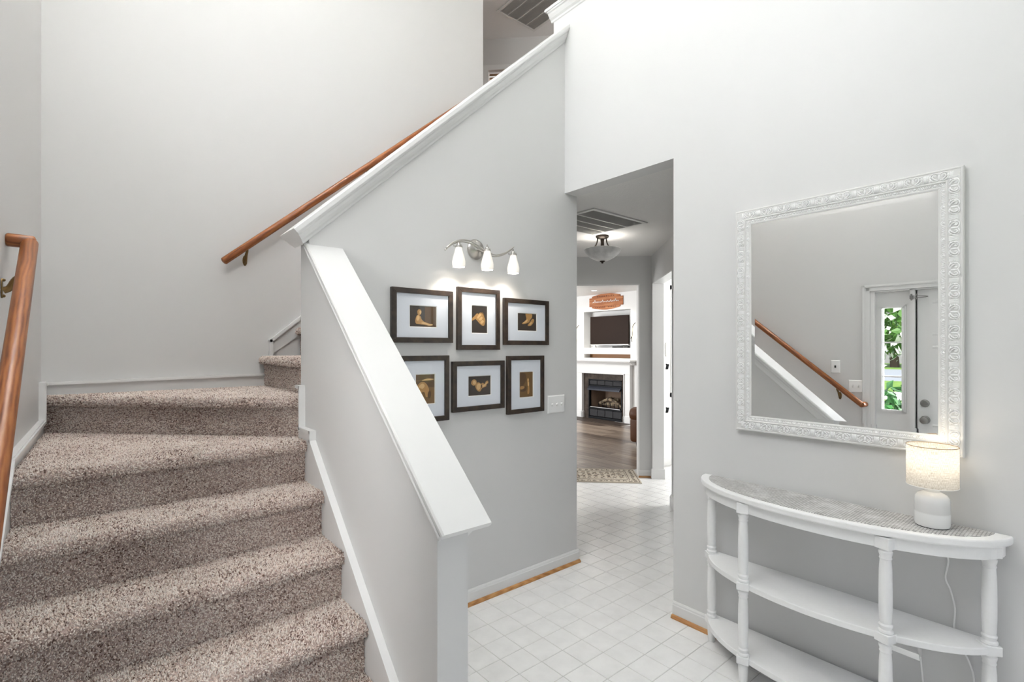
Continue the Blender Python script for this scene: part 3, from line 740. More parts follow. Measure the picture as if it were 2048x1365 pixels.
PICS = [  # x0,x1,z0,z1, print rect, group text
 (1.149, 1.510, 1.462, 1.740, (1.255, 1.410, 1.545, 1.652), 'upper left'),
 (1.540, 1.835, 1.424, 1.770, (1.642, 1.748, 1.520, 1.672), 'upper middle'),
 (1.868, 2.231, 1.452, 1.730, (1.981, 2.131, 1.540, 1.644), 'upper right'),
 (1.192, 1.486, 1.047, 1.395, (1.290, 1.400, 1.143, 1.296), 'lower left'),
 (1.508, 1.870, 1.083, 1.361, (1.619, 1.773, 1.167, 1.275), 'lower middle'),
 (1.893, 2.190, 1.039, 1.387, (1.996, 2.102, 1.135, 1.287), 'lower right')]
for (x0, x1, z0, z1, pr, where), (desc, bgm, shapes) in zip(PICS, ART):
    p = empty('framed_picture', ((x0+x1)/2, YP-.001, z0), f'black framed sepia print of a {desc}', 'picture', 'black framed sepia prints on the stair wall')
    p['label'] = p['label'].replace('black framed sepia print', 'framed sepia print')
    fw = .027; yb_ = YP-.001; yf = YP-.022
    fr_ = MB()
    for (a0, a1, b0, b1, hor) in ((x0, x1, z1-fw, z1, 1), (x0, x1, z0, z0+fw, 1), (x0, x0+fw, z0, z1, 0), (x1-fw, x1, z0, z1, 0)):
        pass
    o4 = [(x0, z0), (x1, z0), (x1, z1), (x0, z1)]; i4 = [(x0+fw, z0+fw), (x1-fw, z0+fw), (x1-fw, z1-fw), (x0+fw, z1-fw)]
    for q in range(4):
        a, b, c_, d_ = o4[q], o4[(q+1) % 4], i4[(q+1) % 4], i4[q]
        g = MB(); vs = []
        for (pt, y) in ((a, yb_), (b, yb_), (c_, yb_), (d_, yb_), (a, yf), (b, yf), (c_, yf), (d_, yf)): vs.append((pt[0], y, pt[1]))
        g.add(vs, [(0, 1, 2, 3), (4, 5, 6, 7), (0, 1, 5, 4), (1, 2, 6, 5), (2, 3, 7, 6), (3, 0, 4, 7)])
        g.build('frame_side', 'frame_black', p, bevel=.0015)
    f = lambda a, b, y: (a, y, b)
    # mat board with bevelled window
    bx = .0035
    pw = (pr[0]-bx, pr[1]+bx, pr[2]-bx, pr[3]+bx)
    g = MB(); ym_ = YP-.012
    A4 = [(x0+fw-.002, z0+fw-.002), (x1-fw+.002, z0+fw-.002), (x1-fw+.002, z1-fw+.002), (x0+fw-.002, z1-fw+.002)]; B4 = [(pw[0], pw[2]), (pw[1], pw[2]), (pw[1], pw[3]), (pw[0], pw[3])]
    g.add([(a, ym_, b) for a, b in A4+B4], [(q, (q+1) % 4, 4+(q+1) % 4, 4+q) for q in range(4)]); mo = g.build('mat_board', 'mat_board', p)
    g = MB(); C4 = [(pr[0], pr[2]), (pr[1], pr[2]), (pr[1], pr[3]), (pr[0], pr[3])]
    g.add([(a, ym_, b) for a, b in B4]+[(a, ym_+.003, b) for a, b in C4], [(q, (q+1) % 4, 4+(q+1) % 4, 4+q) for q in range(4)]); g.build('mat_bevel', 'mat_bevel', mo)
    g = MB(); flat(g, C4, ym_+.0032, f); ph = g.build('print', bgm, p)
    for q, (mt, pts, rnd) in enumerate(shapes):
        pts = blob(pts) if rnd else pts
        pts = [(min(1, max(0, a)), min(1, max(0, b))) for a, b in pts]
        g = MB(); flat(g, [(pr[0]+(pr[1]-pr[0])*a, pr[2]+(pr[3]-pr[2])*b) for a, b in pts], ym_+.0030-.0002*q, f)
        g.build('figure', mt, ph)
    MB().box(x0+fw-.002, x1-fw+.002, YP-.0165, YP-.0155, z0+fw-.002, z1-fw+.002).build('glazing', 'clear_glass', p)

# ------------------------------------------------------------------ bath-bar sconce with three bell shades
sc = empty('wall_sconce', (1.671, YP-.001, 1.93), 'brushed nickel wavy bar wall light with three glowing bell shades above the pictures', 'wall lamp')
prof = [(.0005, .030), (.018, .030), (.024, .026), (.040, .018), (.052, .012), (.057, .004), (.057, 0)]
g = MB(Matrix.Translation((1.672, YP-.001, 1.990)) @ Matrix.Rotation(R(90), 4, 'X')); g.lathe(prof, n=32, cap=False); g.build('backplate', 'nickel', sc, smooth=True)
yb2 = YP-.09
wave = [(1.418, 1.948), (1.445, 1.972), (1.474, 1.990), (1.528, 2.006), (1.591, 2.000), (1.656, 1.972), (1.717, 1.953), (1.767, 1.956), (1.825, 1.978), (1.876, 2.014)]
for dy, dz in ((-.006, .004), (.006, -.004)):
    MB().tube(catmull([(x, yb2+dy, z+dz) for x, z in wave], 5), .0042, 10).build('bar', 'nickel', sc, smooth=True)
MB().tube([(1.672, YP-.025, 1.985), (1.668, yb2, 1.970)], .009, 12).build('stem', 'nickel', sc, smooth=True)
for xs, zt in ((1.493, 1.992), (1.681, 1.996), (1.868, 1.994)):
    zt -= .015
    g = MB().lathe([(.006, .012), (.009, .010), (.012, .0), (.019, -.004), (.020, -.012), (.013, -.014)], (xs, yb2-.01, zt), 18); hd = g.build('shade_holder', 'nickel', sc, smooth=True)
    g = MB()
    for q in range(3):
        an = 2*math.pi*q/3+.4; g.tube([(xs+.018*math.cos(an), yb2-.01+.018*math.sin(an), zt-.006), (xs+.026*math.cos(an), yb2-.01+.026*math.sin(an), zt-.004)], .0022, 6); g.ball((xs+.027*math.cos(an), yb2-.01+.027*math.sin(an), zt-.004), .0034, 6, 4)
    g.tube([(xs, yb2, zt+.006), (xs, yb2-.012, zt+.022)], .004, 8)
    g.build('thumb_screw', 'nickel', hd, smooth=True)
    pr_ = [(.0165, -.010), (.019, -.022), (.024, -.042), (.031, -.066), (.0355, -.088), (.0345, -.108), (.032, -.116), (.030, -.116), (.0325, -.106), (.0335, -.088), (.029, -.066), (.022, -.042), (.0165, -.022)]
    MB().lathe(pr_, (xs, yb2-.01, zt), 24, cap=False).build('glass_shade', 'opal_glass_lit', sc, smooth=True)
    l = bpy.data.lights.new('sconce_bulb', 'POINT'); l.energy = 1.7; l.color = (1, .92, .82); l.shadow_soft_size = .012
    lo = bpy.data.objects.new('sconce_bulb', l); col.objects.link(lo); put(lo, (xs, yb2-.01, zt-.085), sc)

# ------------------------------------------------------------------ switch plates
def plate(name, label, M, w_, h_, kinds, cat='switch'):
    """local frame: x right, y out of wall, z up; centre at origin"""
    c0 = M @ Vector((0, 0, 0)); e = empty(name, tuple(c0), label, cat)
    g = MB(M)
    ins = .006
    vs = [(-w_/2, 0, -h_/2), (w_/2, 0, -h_/2), (w_/2, 0, h_/2), (-w_/2, 0, h_/2), (-w_/2+.002, .003, -h_/2+.002), (w_/2-.002, .003, -h_/2+.002), (w_/2-.002, .003, h_/2-.002), (-w_/2+.002, .003, h_/2-.002), (-w_/2+ins, .006, -h_/2+ins), (w_/2-ins, .006, -h_/2+ins), (w_/2-ins, .006, h_/2-ins), (-w_/2+ins, .006, h_/2-ins)]
    g.add(vs, [(q, (q+1) % 4, 4+(q+1) % 4, 4+q) for q in range(4)]+[(4+q, 4+(q+1) % 4, 8+(q+1) % 4, 8+q) for q in range(4)]+[(8, 9, 10, 11)])
    g.build('cover_plate', 'plastic_white', e)
    for k_, (x, kd) in enumerate(kinds):
        if kd == 't':
            g = MB(M).box(x-.005, x+.005, .006, .0072, -.012, .012); g.build('toggle_slot', 'grille_white', e)
            g = MB(M).add([(x-.004, .006, -.004), (x+.004, .006, -.004), (x+.004, .006, .006), (x-.004, .006, .006), (x-.003, .019, .004), (x+.003, .019, .004), (x+.003, .018, .011), (x-.003, .018, .011)], [(0, 1, 2, 3), (4, 5, 6, 7), (0, 1, 5, 4), (1, 2, 6, 5), (2, 3, 7, 6), (3, 0, 4, 7)]); g.build('toggle', 'plastic_white', e)
        elif kd == 'd':
            MB(M).box(x-.006, x+.006, .006, .012, -.010, .010).build('dial', 'dark_slot', e)
        elif kd == 'o':
            for z in (-.02, .02):
                MB(M).box(x-.014, x+.014, .006, .0075, z-.012, z+.012).build('socket', 'grille_white', e)
    return e
Mp = Matrix.Translation((2.313, YP-.0005, 1.072)) @ Matrix(((1, 0, 0, 0), (0, -1, 0, 0), (0, 0, 1, 0), (0, 0, 0, 1)))
plate('switch_plate', 'white triple toggle switch plate right of the lower pictures', Mp, .153, .113, [(-.042, 't'), (0, 't'), (.042, 't')])
def MLat(y, z): return ML @ Matrix.Translation((uL(y), .0005, z))
plate('switch_plate', 'white double toggle switch plate seen in the mirror above the handrail end', MLat(1.405, 1.107), .105, .105, [(-.021, 't'), (.021, 't')])
plate('switch_plate', 'white single dimmer plate seen in the mirror above the handrail', MLat(1.555, 1.270), .072, .112, [(0, 'd')])

# ------------------------------------------------------------------ mirror
MY0, MY1, MZ0, MZ1 = .339, 1.161, 1.046, 2.084
mi = empty('wall_mirror', (XM-.001, (MY0+MY1)/2, MZ0), 'large rectangular wall mirror in a carved white frame over the console table', 'mirror')
FWd = .072
# frame profile: (inset from outer edge, projection from wall)
fp = [(0, 0), (0, .022), (.003, .026), (.007, .026), (.009, .024), (.012, .0245), (.042, .0235), (.045, .026), (.048, .026), (.050, .0225), (.062, .0205), (.066, .0215), (.072, .019), (.072, 0)]
cor = lambda i: [(MY0+i, MZ0+i), (MY1-i, MZ0+i), (MY1-i, MZ1-i), (MY0+i, MZ1-i)]
for q, nm in enumerate(('bottom', 'left', 'top', 'right')):
    vs = []; k = len(fp)
    for (i, h) in fp:
        a = cor(i)[q]; b = cor(i)[(q+1) % 4]; vs += [(XM-.001-h, a[0], a[1]), (XM-.001-h, b[0], b[1])]
    MB().add(vs, [(2*j, 2*j+1, 2*((j+1) % k)+1, 2*((j+1) % k)) for j in range(k)]).build('frame_rail', 'frame_body_shade', mi)
# carved leaf motif: local x along the rail, y across (0 outer edge .. ), z out
def motif(w=.078):
    g = MB()
    def rg(pts, r, n=6): g.tube(catmull([(a*w, b, c_*2.2) for a, b, c_ in pts], 4), r, n)
    for s_ in (1, -1):
        rg([(s_*.05, .038, .0002), (s_*.17, .034, .001), (s_*.25, .025, .0014), (s_*.20, .017, .001), (s_*.12, .020, .0008), (s_*.14, .026, .0006)], [.0022]*20+[.0016]*1)
        rg([(s_*.04, .015, 0), (s_*.14, .012, .0012), (s_*.24, .013, .001), (s_*.30, .017, .0004)], .0020)
        rg([(s_*.06, .039, 0), (s_*.20, .040, .0012), (s_*.30, .034, .001), (s_*.34, .028, 0)], .0019)
        g.ball((s_*.17*w, .022, .0002), .0036, 8, 5, (1, 1, .7))
        g.ball((s_*.30*w, .036, 0), .0034, 8, 5, (1.6, .8, .6))
        g.ball((s_*.33*w, .022, 0), .0034, 8, 5, (1.0, 1.9, .5))
    g.ball((0, .027, 0), .0052, 8, 5, (.8, 2.2, .6))
    g.ball((0, .016, 0), .0036, 8, 5, (1.4, .8, .7))
    for x in (-.5, -.455, -.41, .41, .455): g.tube([(x*w, .0135, 0), (x*w, .041, 0)], .0017, 6)
    return g
mo_me = None
def motif_mesh(w):
    return motif(w).mesh('carved_leaf', 'carved_white', True)
egg = MB()
egg.ball((0, 0, 0), .0048, 10, 6, (1, 1, .7)); egg.tube([(.0085*math.cos(a), .0085*math.sin(a)*.85, -.0003) for a in np.linspace(0, 2*math.pi, 15)], .0012, 5)
for s_ in (1, -1):
    for x in (.015, .021, .027): egg.tube([(s_*(x-.003), -.006, 0), (s_*(x+.003), .006, 0)], .0016, 5)
egg_me = egg.mesh('carved_egg', 'carved_white', True)
sides = [((MY0, MZ0), (1, 0), (0, 1), MY1-MY0), ((MY1, MZ0), (0, 1), (-1, 0), MZ1-MZ0), ((MY1, MZ1), (-1, 0), (0, -1), MY1-MY0), ((MY0, MZ1), (0, -1), (1, 0), MZ1-MZ0)]
for (o_, d_, nn_, ln) in sides:
    xv = Vector((0, d_[0], d_[1])); yv = Vector((0, nn_[0], nn_[1])); zv = Vector((-1, 0, 0))
    if xv.cross(yv).dot(zv) < 0: xv = -xv; org = (o_[0]+d_[0]*ln, o_[1]+d_[1]*ln)
    else: org = o_
    rot = Matrix((xv, yv, zv)).transposed().to_euler()
    cnt = round((ln-.05)/.079); wd = (ln-.06)/cnt; me = motif_mesh(wd)
    for q in range(cnt):
        pos = Vector((XM-.001-.0238, org[0], org[1]))+xv*(.03+wd*(q+.5)); inst('carved_leaf', me, pos, mi, rot)
    l2 = ln-2*.05; cnt = round(l2/.06); st_ = l2/cnt
    for q in range(cnt):
        pos = Vector((XM-.001-.0212, org[0], org[1]))+xv*(.05+st_*(q+.5))+yv*.056; inst('carved_egg', egg_me, pos, mi, rot)
# bevelled glass
i0 = FWd-.002; i1 = FWd+.016; xg = XM-.019; 
a = [(xg+.0007, y, z) for y, z in cor(i0)]; b = [(xg, y, z) for y, z in cor(i1)]
g = MB().add(b, [(0, 1, 2, 3)]); go = g.build('mirror_glass', 'mirror_silver', mi)
g = MB().add(a+b, [(q, (q+1) % 4, 4+(q+1) % 4, 4+q) for q in range(4)]); g.build('glass_bevel', 'mirror_silver', go)

# ------------------------------------------------------------------ console table
CYc, CA, CB, XBk = .767, .553, .287, XM-.018
ct = empty('console_table', (2.25, CYc, 0), 'distressed white half moon console table with three tiers under the mirror', 'table')
def half(a, b, n=40, xb=XBk): return [(xb-b*math.sin(math.pi*i/n), CYc+a*math.cos(math.pi*i/n)) for i in range(n+1)]
def ringbox(mb, outer, inner, z0, z1):
    n = len(outer); vs = [(x, y, z0) for x, y in outer]+[(x, y, z1) for x, y in outer]+[(x, y, z0) for x, y in inner]+[(x, y, z1) for x, y in inner]
    fs = []
    for i in range(n-1):
        fs += [(i, i+1, n+i+1, n+i), (2*n+i, 3*n+i, 3*n+i+1, 2*n+i+1), (n+i, n+i+1, 3*n+i+1, 3*n+i), (i, 2*n+i, 2*n+i+1, i+1)]
    fs += [(0, n, 3*n, 2*n), (n-1, 3*n-1, 4*n-1, 2*n-1)]
    return mb.add(vs, fs)
D = 'distressed_white'
to = MB().pz(half(CA, CB), .777, .8045).build('tabletop', D, ct, bevel=.006)
iy = half(CA-.045, CB-.04, xb=XBk-.014)
MB().pz(iy, .8045, .8062).build('woven_inlay', 'woven_top', to)['label'] = 'grey and white woven texture inlay'
ringbox(MB(), half(CA-.020, CB-.020), half(CA-.040, CB-.040), .733, .777).build('apron', D, ct)
MB().box(XBk-.018, XBk, CYc-CA+.025, CYc+CA-.025, .733, .777).build('back_rail', D, ct)
for zt in (.4315, .1165):
    MB().pz(half(CA-.036, CB-.022), zt-.024, zt).build('shelf', D, ct, bevel=.003)
legp = [(.0155, 0), (.0165, .004), (.019, .03), (.021, .075)]
def turned(z0, z1):
    h = z1-z0
    return [(.021, z0), (.0235, z0+.004), (.0225, z0+.010), (.0175, z0+.014), (.0205, z0+.022), (.0215, z0+.028), (.0175, z0+.034), (.0185, z0+.038), (.0205, z0+h*.30), (.0208, z0+h*.5), (.0195, z0+h*.75), (.0172, z1-.040), (.0180, z1-.036), (.0195, z1-.034), (.0175, z1-.028), (.0205, z1-.018), (.0215, z1-.010), (.018, z1-.005), (.021, z1)]
for (dx, dy, rz) in ((2.337, .497, .9), (2.337, -.497, -.9), (2.148, .252, .32), (2.148, -.252, -.32)):
    cx_, cy_ = dx, CYc+dy
    lg = empty('leg', (cx_, cy_, 0)); lg.parent = ct; lg.location = Vector((cx_, cy_, 0))-Vector(ct.location)
    MB().lathe([(.013, 0), (.0165, .006), (.0185, .04), (.0205, .078), (.018, .083), (.021, .0885)], (cx_, cy_, 0), 18).build('foot', D, lg, smooth=True)
    for z0, z1 in ((.1205, .4035), (.4355, .731)):
        MB().lathe(turned(z0, z1), (cx_, cy_, 0), 18).build('turned_post', D, lg, smooth=True)
    for z0, z1 in ((.0885, .1205), (.4035, .4355), (.731, .774)):
        hs = .0245
        g = MB(Matrix.Translation((cx_, cy_, 0)) @ Matrix.Rotation(rz, 4, 'Z')); g.box(-hs, hs, -hs, hs, z0, z1); g.build('block', D, lg, bevel=.0025)
# maker's tag under the middle shelf
g = MB().add([(2.135, .42, .405), (2.135, .50, .405), (2.150, .50, .380), (2.150, .42, .378), (2.136, .42, .4055), (2.136, .50, .4055), (2.151, .50, .3805), (2.151, .42, .3785)], [(0, 1, 2, 3), (4, 5, 6, 7), (0, 1, 5, 4), (1, 2, 6, 5), (2, 3, 7, 6), (3, 0, 4, 7)])
g.build('paper_tag', 'plastic_white', ct)

# ------------------------------------------------------------------ table lamp
lx, ly, lz = 2.292, .413, .8062
tl = empty('table_lamp', (lx, ly, lz), 'lit table lamp with linen drum shade and white ceramic base on the console', 'lamp')
MB().lathe([(.044, 0), (.049, .003), (.0515, .012), (.0512, .04), (.0508, .07), (.0505, .090), (.048, .104), (.041, .113), (.031, .118), (.024, .122), (.022, .128), (.020, .132)], (lx, ly, lz), 40).build('ceramic_base', 'ceramic', tl, smooth=True)
MB().lathe([(.048, -.0002), (.0485, .002), (.047, .003)], (lx, ly, lz), 30).build('felt_foot', 'dark_slot', tl)
n = 64; zr = [(.0735, lz+.143), (.073, lz+.2835)]
me = bpy.data.meshes.new('lamp_shade'); vs = []; fs = []; uvs = []
for i in range(n+1):
    an = 2*math.pi*i/n
    for r_, z_ in zr: vs.append((r_*math.cos(an), r_*math.sin(an), z_-lz-.143))
for i in range(n): fs.append((2*i, 2*i+2, 2*i+3, 2*i+1)); uvs += [(i/n, 0), ((i+1)/n, 0), ((i+1)/n, 1), (i/n, 1)]
me.from_pydata(vs, [], fs); ul = me.uv_layers.new(name='uv'); ul.data.foreach_set('uv', [c_ for u in uvs for c_ in u])
me.polygons.foreach_set('use_smooth', [True]*len(fs)); me.materials.append(MATS['linen_shade'])
so2 = inst('lamp_shade', me, (lx, ly, lz+.143), tl)
for z_, r_ in ((lz+.2835, .073), (lz+.143, .0735)):
    MB().tube([(lx+r_*math.cos(t), ly+r_*math.sin(t), z_) for t in np.linspace(0, 2*math.pi, 49)], .0011, 6, cap=False).build('shade_rim', 'shade_rim' if r_ < .0732 else 'plastic_white', so2, smooth=True)
MB().lathe([(.012, .130), (.012, .165), (.014, .168), (.006, .172)], (lx, ly, lz), 16).build('lamp_holder', 'nickel', tl, smooth=True)
g = MB(); g.tube([(lx-.073, ly, lz+.268), (lx+.073, ly, lz+.268)], .0012, 5); g.tube([(lx, ly-.073, lz+.268), (lx, ly+.073, lz+.268)], .0012, 5); g.build('shade_spider', 'nickel', so2, smooth=True)
MB().ball((lx, ly, lz+.205), .022, 12, 8).build('bulb', 'bulb_lit', tl, smooth=True)
l = bpy.data.lights.new('table_lamp_bulb', 'POINT'); l.energy = .2; l.color = (1, .88, .70); l.shadow_soft_size = .03
lo = bpy.data.objects.new('table_lamp_bulb', l); col.objects.link(lo); put(lo, (lx, ly, lz+.25), tl)
crd = [(2.36, .405, .80), (2.384, .402, .77), (2.386, .392, .70), (2.386, .384, .66), (2.386, .392, .60), (2.386, .378, .56), (2.386, .366, .50), (2.386, .368, .43), (2.386, .36, .38), (2.386, .33, .33), (2.386, .315, .25), (2.386, .34, .1), (2.36, .40, .004), (2.34, .46, .004)]
MB().tube(catmull(crd, 6), .0028, 8).build('power_cord', 'plastic_white', tl, smooth=True)
g = MB().tube(catmull([(2.372, .468, .40), (2.374, .47, .37), (2.376, .468, .34)], 4), .0026, 8)
g.tube(catmull([(2.376, .462, .285), (2.378, .456, .2), (2.380, .45, .1), (2.36, .45, .004)], 5), .0028, 8); g.build('power_cord', 'plastic_white', tl, smooth=True)
g = MB(); g.tube([(2.376, .468, .345), (2.376, .467, .335), (2.376, .464, .300), (2.376, .462, .285)], [.004, .0085, .0075, .004], 10); g.build('inline_switch', 'grille_white', tl, smooth=True)

# ------------------------------------------------------------------ front door, sidelight, casing (local frame of the front wall)
dr = empty('door_1', tuple(ML @ Vector(((DU0+DU1)/2, 0, 0))), 'white panelled front door with round knob and deadbolt seen in the mirror', 'door', kind='structure')
DP = 'door_paint'
MB(ML).box(DU0+.012, DU1-.006, -.075, -.03, .008, zs-.012).build('door_slab', DP, dr, bevel=.002)
def panel(u0, u1, z0, z1):
    g = MB(ML); a = [(u0, z0), (u1, z0), (u1, z1), (u0, z1)]
    lv = [(0, -.030), (.008, -.026), (.016, -.026), (.022, -.029)]
    vs = []
    for i, v_ in lv: vs += [(u0+i, v_, z0+i), (u1-i, v_, z0+i), (u1-i, v_, z1-i), (u0+i, v_, z1-i)]
    fs = [(4*j+q, 4*j+(q+1) % 4, 4*(j+1)+(q+1) % 4, 4*(j+1)+q) for j in range(3) for q in range(4)]+[(12, 13, 14, 15)]
    g.add(vs, fs).build('door_panel', DP, dr)
for k in range(2):
    ua = DU0+.135+k*.335; ub = ua+.28
    panel(ua, ub, .15, .72); panel(ua, ub, .82, 1.45); panel(ua, ub, 1.53, 1.80)
def disc(mat_, parent, y, z, prof, name):
    g = MB(ML @ Matrix.Translation((uL(y), -.030, z)) @ Matrix.Rotation(R(-90), 4, 'X')); g.lathe(prof, n=24); return g.build(name, mat_, parent, smooth=True)
disc('pewter', dr, .950, .997, [(.030, 0), (.030, .006), (.025, .012), (.016, .014), (.0005, .014)], 'deadbolt')
disc('pewter', dr, .948, .868, [(.032, 0), (.031, .006), (.014, .012), (.012, .028), (.024, .036), (.029, .048), (.026, .060), (.014, .066), (.0005, .067)], 'door_knob')
lt = MB(ML).box(DU0-.030, DU0-.006, 0.004, .010, 1.822, 1.850).build('swing_bar_latch', 'pewter', dr)
g = MB(ML)
for z_ in (1.829, 1.843): g.tube([(DU0-.01, .012, z_), (DU0+.03, .008, z_), (DU0+.07, .004, (z_+1.836)/2), (DU0+.085, .004, 1.836)], .0028, 6)
for u_, z_ in ((DU0-.018, 1.856), (DU0-.018, 1.816), (DU0+.016, 1.852), (DU0+.016, 1.820)): g.ball((u_, .010, z_), .007, 8, 5)
g.build('bar', 'pewter', lt, smooth=True)
MB(ML).box(DU0-.006, DU0+.001, -.028, .002, .85, .89).build('strike_plate', 'brass_dark', dr)
g = MB(ML).box(DU0-.002, DU0+.03, -.12, -.0755, 0, zs-.012).box(DU1-.03, DU1, -.12, -.0755, 0, zs-.012).box(DU0, DU1, -.12, -.0755, zs-.04, zs-.012); g.build('leak_strip', 'dark_slot', dr)  # added dark strips that stop light leaking round the door slab
MB(ML).box(DU0+.002, DU1, -.10, -.02, -.002, .012).build('threshold', 'pewter', dr)
# jambs and casing
cs = MB(ML)
cs.box(SU1-.004, DU0+.002, -.12, .004, 0, zs); cs.box(DU1-.006, DU1+.02, -.12, .004, 0, zs); cs.box(SU0-.02, DU1+.02, -.12, .004, zs-.012, zs+.006)
cs.box(SU0-.004, SU0+.028, -.12, .004, 0, zs-.01)
struct(cs.build('trim_10', T), 'white jamb frame of front door and sidelight', 'trim')
cz = MB(ML)
def casing(u0, u1, z0, z1):
    cz.box(u0, u1, 0, .012, z0, z1)
cw = .052
for (a_, b_, d_) in ((0, cw, .010), (0, .016, .018), (.016, .024, .014), (cw-.010, cw, .014)):
    cz.box(SU0-.002-cw+a_, SU0-.002-cw+b_, 0, d_, 0, zs+cw-a_ if d_ != .010 else zs+cw)
    cz.box(DU1+.004+cw-b_, DU1+.004+cw-a_, 0, d_, 0, zs+cw-a_)
    cz.box(SU0-.002-cw+a_, DU1+.004+cw-a_, 0, d_, zs+cw-b_, zs+cw-a_)
struct(cz.build('trim_11', T), 'moulded white casing round the front door', 'trim')
# sidelight
sl = empty('window_1', tuple(ML @ Vector(((SU0+SU1)/2, 0, 0))), 'narrow white sidelight with three stacked panes beside the front door', 'window', kind='structure')
gu0, gu1, gz0, gz1 = uL(1.222), uL(1.098), .935, 1.752
g = MB(ML)
g.box(SU0+.028, gu0-.018, -.075, -.035, 0, zs-.012).box(gu1+.018, SU1-.004, -.075, -.035, 0, zs-.012).box(gu0-.018, gu1+.018, -.075, -.035, 0, gz0-.018).box(gu0-.018, gu1+.018, -.075, -.035, gz1+.018, zs-.012)
g.build('sidelight_panel', DP, sl)
g = MB(ML)
for (a_, d_) in ((.030, -.028), (.018, -.022)):
    i_ = .012
    g.box(gu0-a_, gu0-a_+i_, -.036, d_, gz0-a_, gz1+a_).box(gu1+a_-i_, gu1+a_, -.036, d_, gz0-a_, gz1+a_).box(gu0-a_, gu1+a_, -.036, d_, gz1+a_-i_, gz1+a_).box(gu0-a_, gu1+a_, -.036, d_, gz0-a_, gz0-a_+i_)
g.box(gu0-.018, gu0, -.075, -.030, gz0-.018, gz1+.018).box(gu1, gu1+.018, -.075, -.030, gz0-.018, gz1+.018)
g.build('glazing_bead', T, sl)
zc = [gz0, 1.197, 1.478, gz1]
for z_ in zc[1:3]: MB(ML).box(gu0, gu1, -.066, -.040, z_-.006, z_+.006).build('glazing_bar', T, sl)
for a_, b_ in zip(zc[:-1], zc[1:]): MB(ML).box(gu0-.002, gu1+.002, -.056, -.053, a_, b_).build('pane', 'clear_glass', sl)
# unseen window above the door, added to account for upper daylight
hwn = empty('added_window_2', tuple(ML @ Vector(((hw[0]+hw[1])/2, 0, hw[2]))), 'unseen high window added above the front door for upper daylight', 'window', kind='structure')
g = MB(ML); u0, u1, z0, z1 = hw
for a_, b_, c_, d_ in ((u0, u0+.05, z0, z1), (u1-.05, u1, z0, z1), (u0, u1, z0, z0+.05), (u0, u1, z1-.05, z1)): g.box(a_, b_, -.1, .015, c_, d_)
g.build('window_frame', T, hwn)
for q in (1, 2, 3): MB(ML).box(u0+(u1-u0)*q/4-.012, u0+(u1-u0)*q/4+.012, -.08, -.04, z0, z1).build('glazing_bar', T, hwn)
for q in range(4): MB(ML).box(u0+(u1-u0)*q/4, u0+(u1-u0)*(q+1)/4, -.062, -.058, z0+.02, z1-.02).build('pane', 'clear_glass', hwn)
swn = empty('added_window_6', tuple(ML @ Vector(((sw[0]+sw[1])/2, 0, sw[2]))), 'unseen high window added over the lower stairs to light them', 'window', kind='structure')  # window added out of sight to light treads and half wall
g = MB(ML); u0, u1, z0, z1 = sw
for a_, b_, c_, d_ in ((u0, u0+.05, z0, z1), (u1-.05, u1, z0, z1), (u0, u1, z0, z0+.05), (u0, u1, z1-.05, z1)): g.box(a_, b_, -.1, .015, c_, d_)
g.build('window_frame', T, swn)
MB(ML).box((u0+u1)/2-.012, (u0+u1)/2+.012, -.08, -.04, z0, z1).build('glazing_bar', T, swn)
for q in range(2): MB(ML).box(u0+(u1-u0)*q/2, u0+(u1-u0)*(q+1)/2, -.062, -.058, z0+.02, z1-.02).build('pane', 'clear_glass', swn)
wn = empty('added_window_3', (1.15, -1.9, .6), 'unseen tall window added in the side wall to light the foyer', 'window', kind='structure')  # window added behind the camera as a soft light source
g = MB()
for a_, b_, c_, d_ in ((.2, .26, .6, 2.9), (2.04, 2.1, .6, 2.9), (.2, 2.1, .6, .66), (.2, 2.1, 2.84, 2.9)): g.box(a_, b_, -1.98, -1.86, c_, d_)
g.build('window_frame', T, wn)
for x in (.83, 1.47): MB().box(x-.015, x+.015, -1.97, -1.92, .6, 2.9).build('glazing_bar', T, wn)
MB().box(.2, 2.1, -1.97, -1.92, 1.73, 1.77).build('glazing_bar', T, wn)
for i in range(3):
    for j in range(2): MB().box(.2+.6333*i, .2+.6333*(i+1), -1.947, -1.943, .6+1.15*j, .6+1.15*(j+1)).build('pane', 'clear_glass', wn)

# ------------------------------------------------------------------ chandelier above the foyer, added out of view to light the walls
chx, chy = .30, 1.2
ch = empty('fill_chandelier', (chx, chy, 3.95), 'nickel five light chandelier added out of view to light the foyer', 'fill_chandelier')
MB().tube([(chx, chy, 4.35), (chx, chy, TOP-.02)], .006, 8).build('stem', 'nickel', ch, smooth=True)
MB().lathe([(.02, 0), (.06, -.001), (.062, .012), (.055, .02)], (chx, chy, TOP-.021), 24).build('canopy', 'nickel', ch, smooth=True)
MB().lathe([(.004, 0), (.02, .02), (.03, .06), (.018, .12), (.03, .2), (.018, .3), (.01, .4)], (chx, chy, 3.98), 20).build('body', 'nickel', ch, smooth=True)
MB().ball((chx, chy, 3.95), .05, 20, 12).build('globe', 'bulb_lit', ch, smooth=True)
l = bpy.data.lights.new('globe_fill', 'POINT'); l.energy = 15; l.color = (1, .993, .98); l.shadow_soft_size = .12  # added point light below the globe, fills the foyer
lo = bpy.data.objects.new('globe_fill', l); col.objects.link(lo); put(lo, (chx, chy, 3.77), ch)
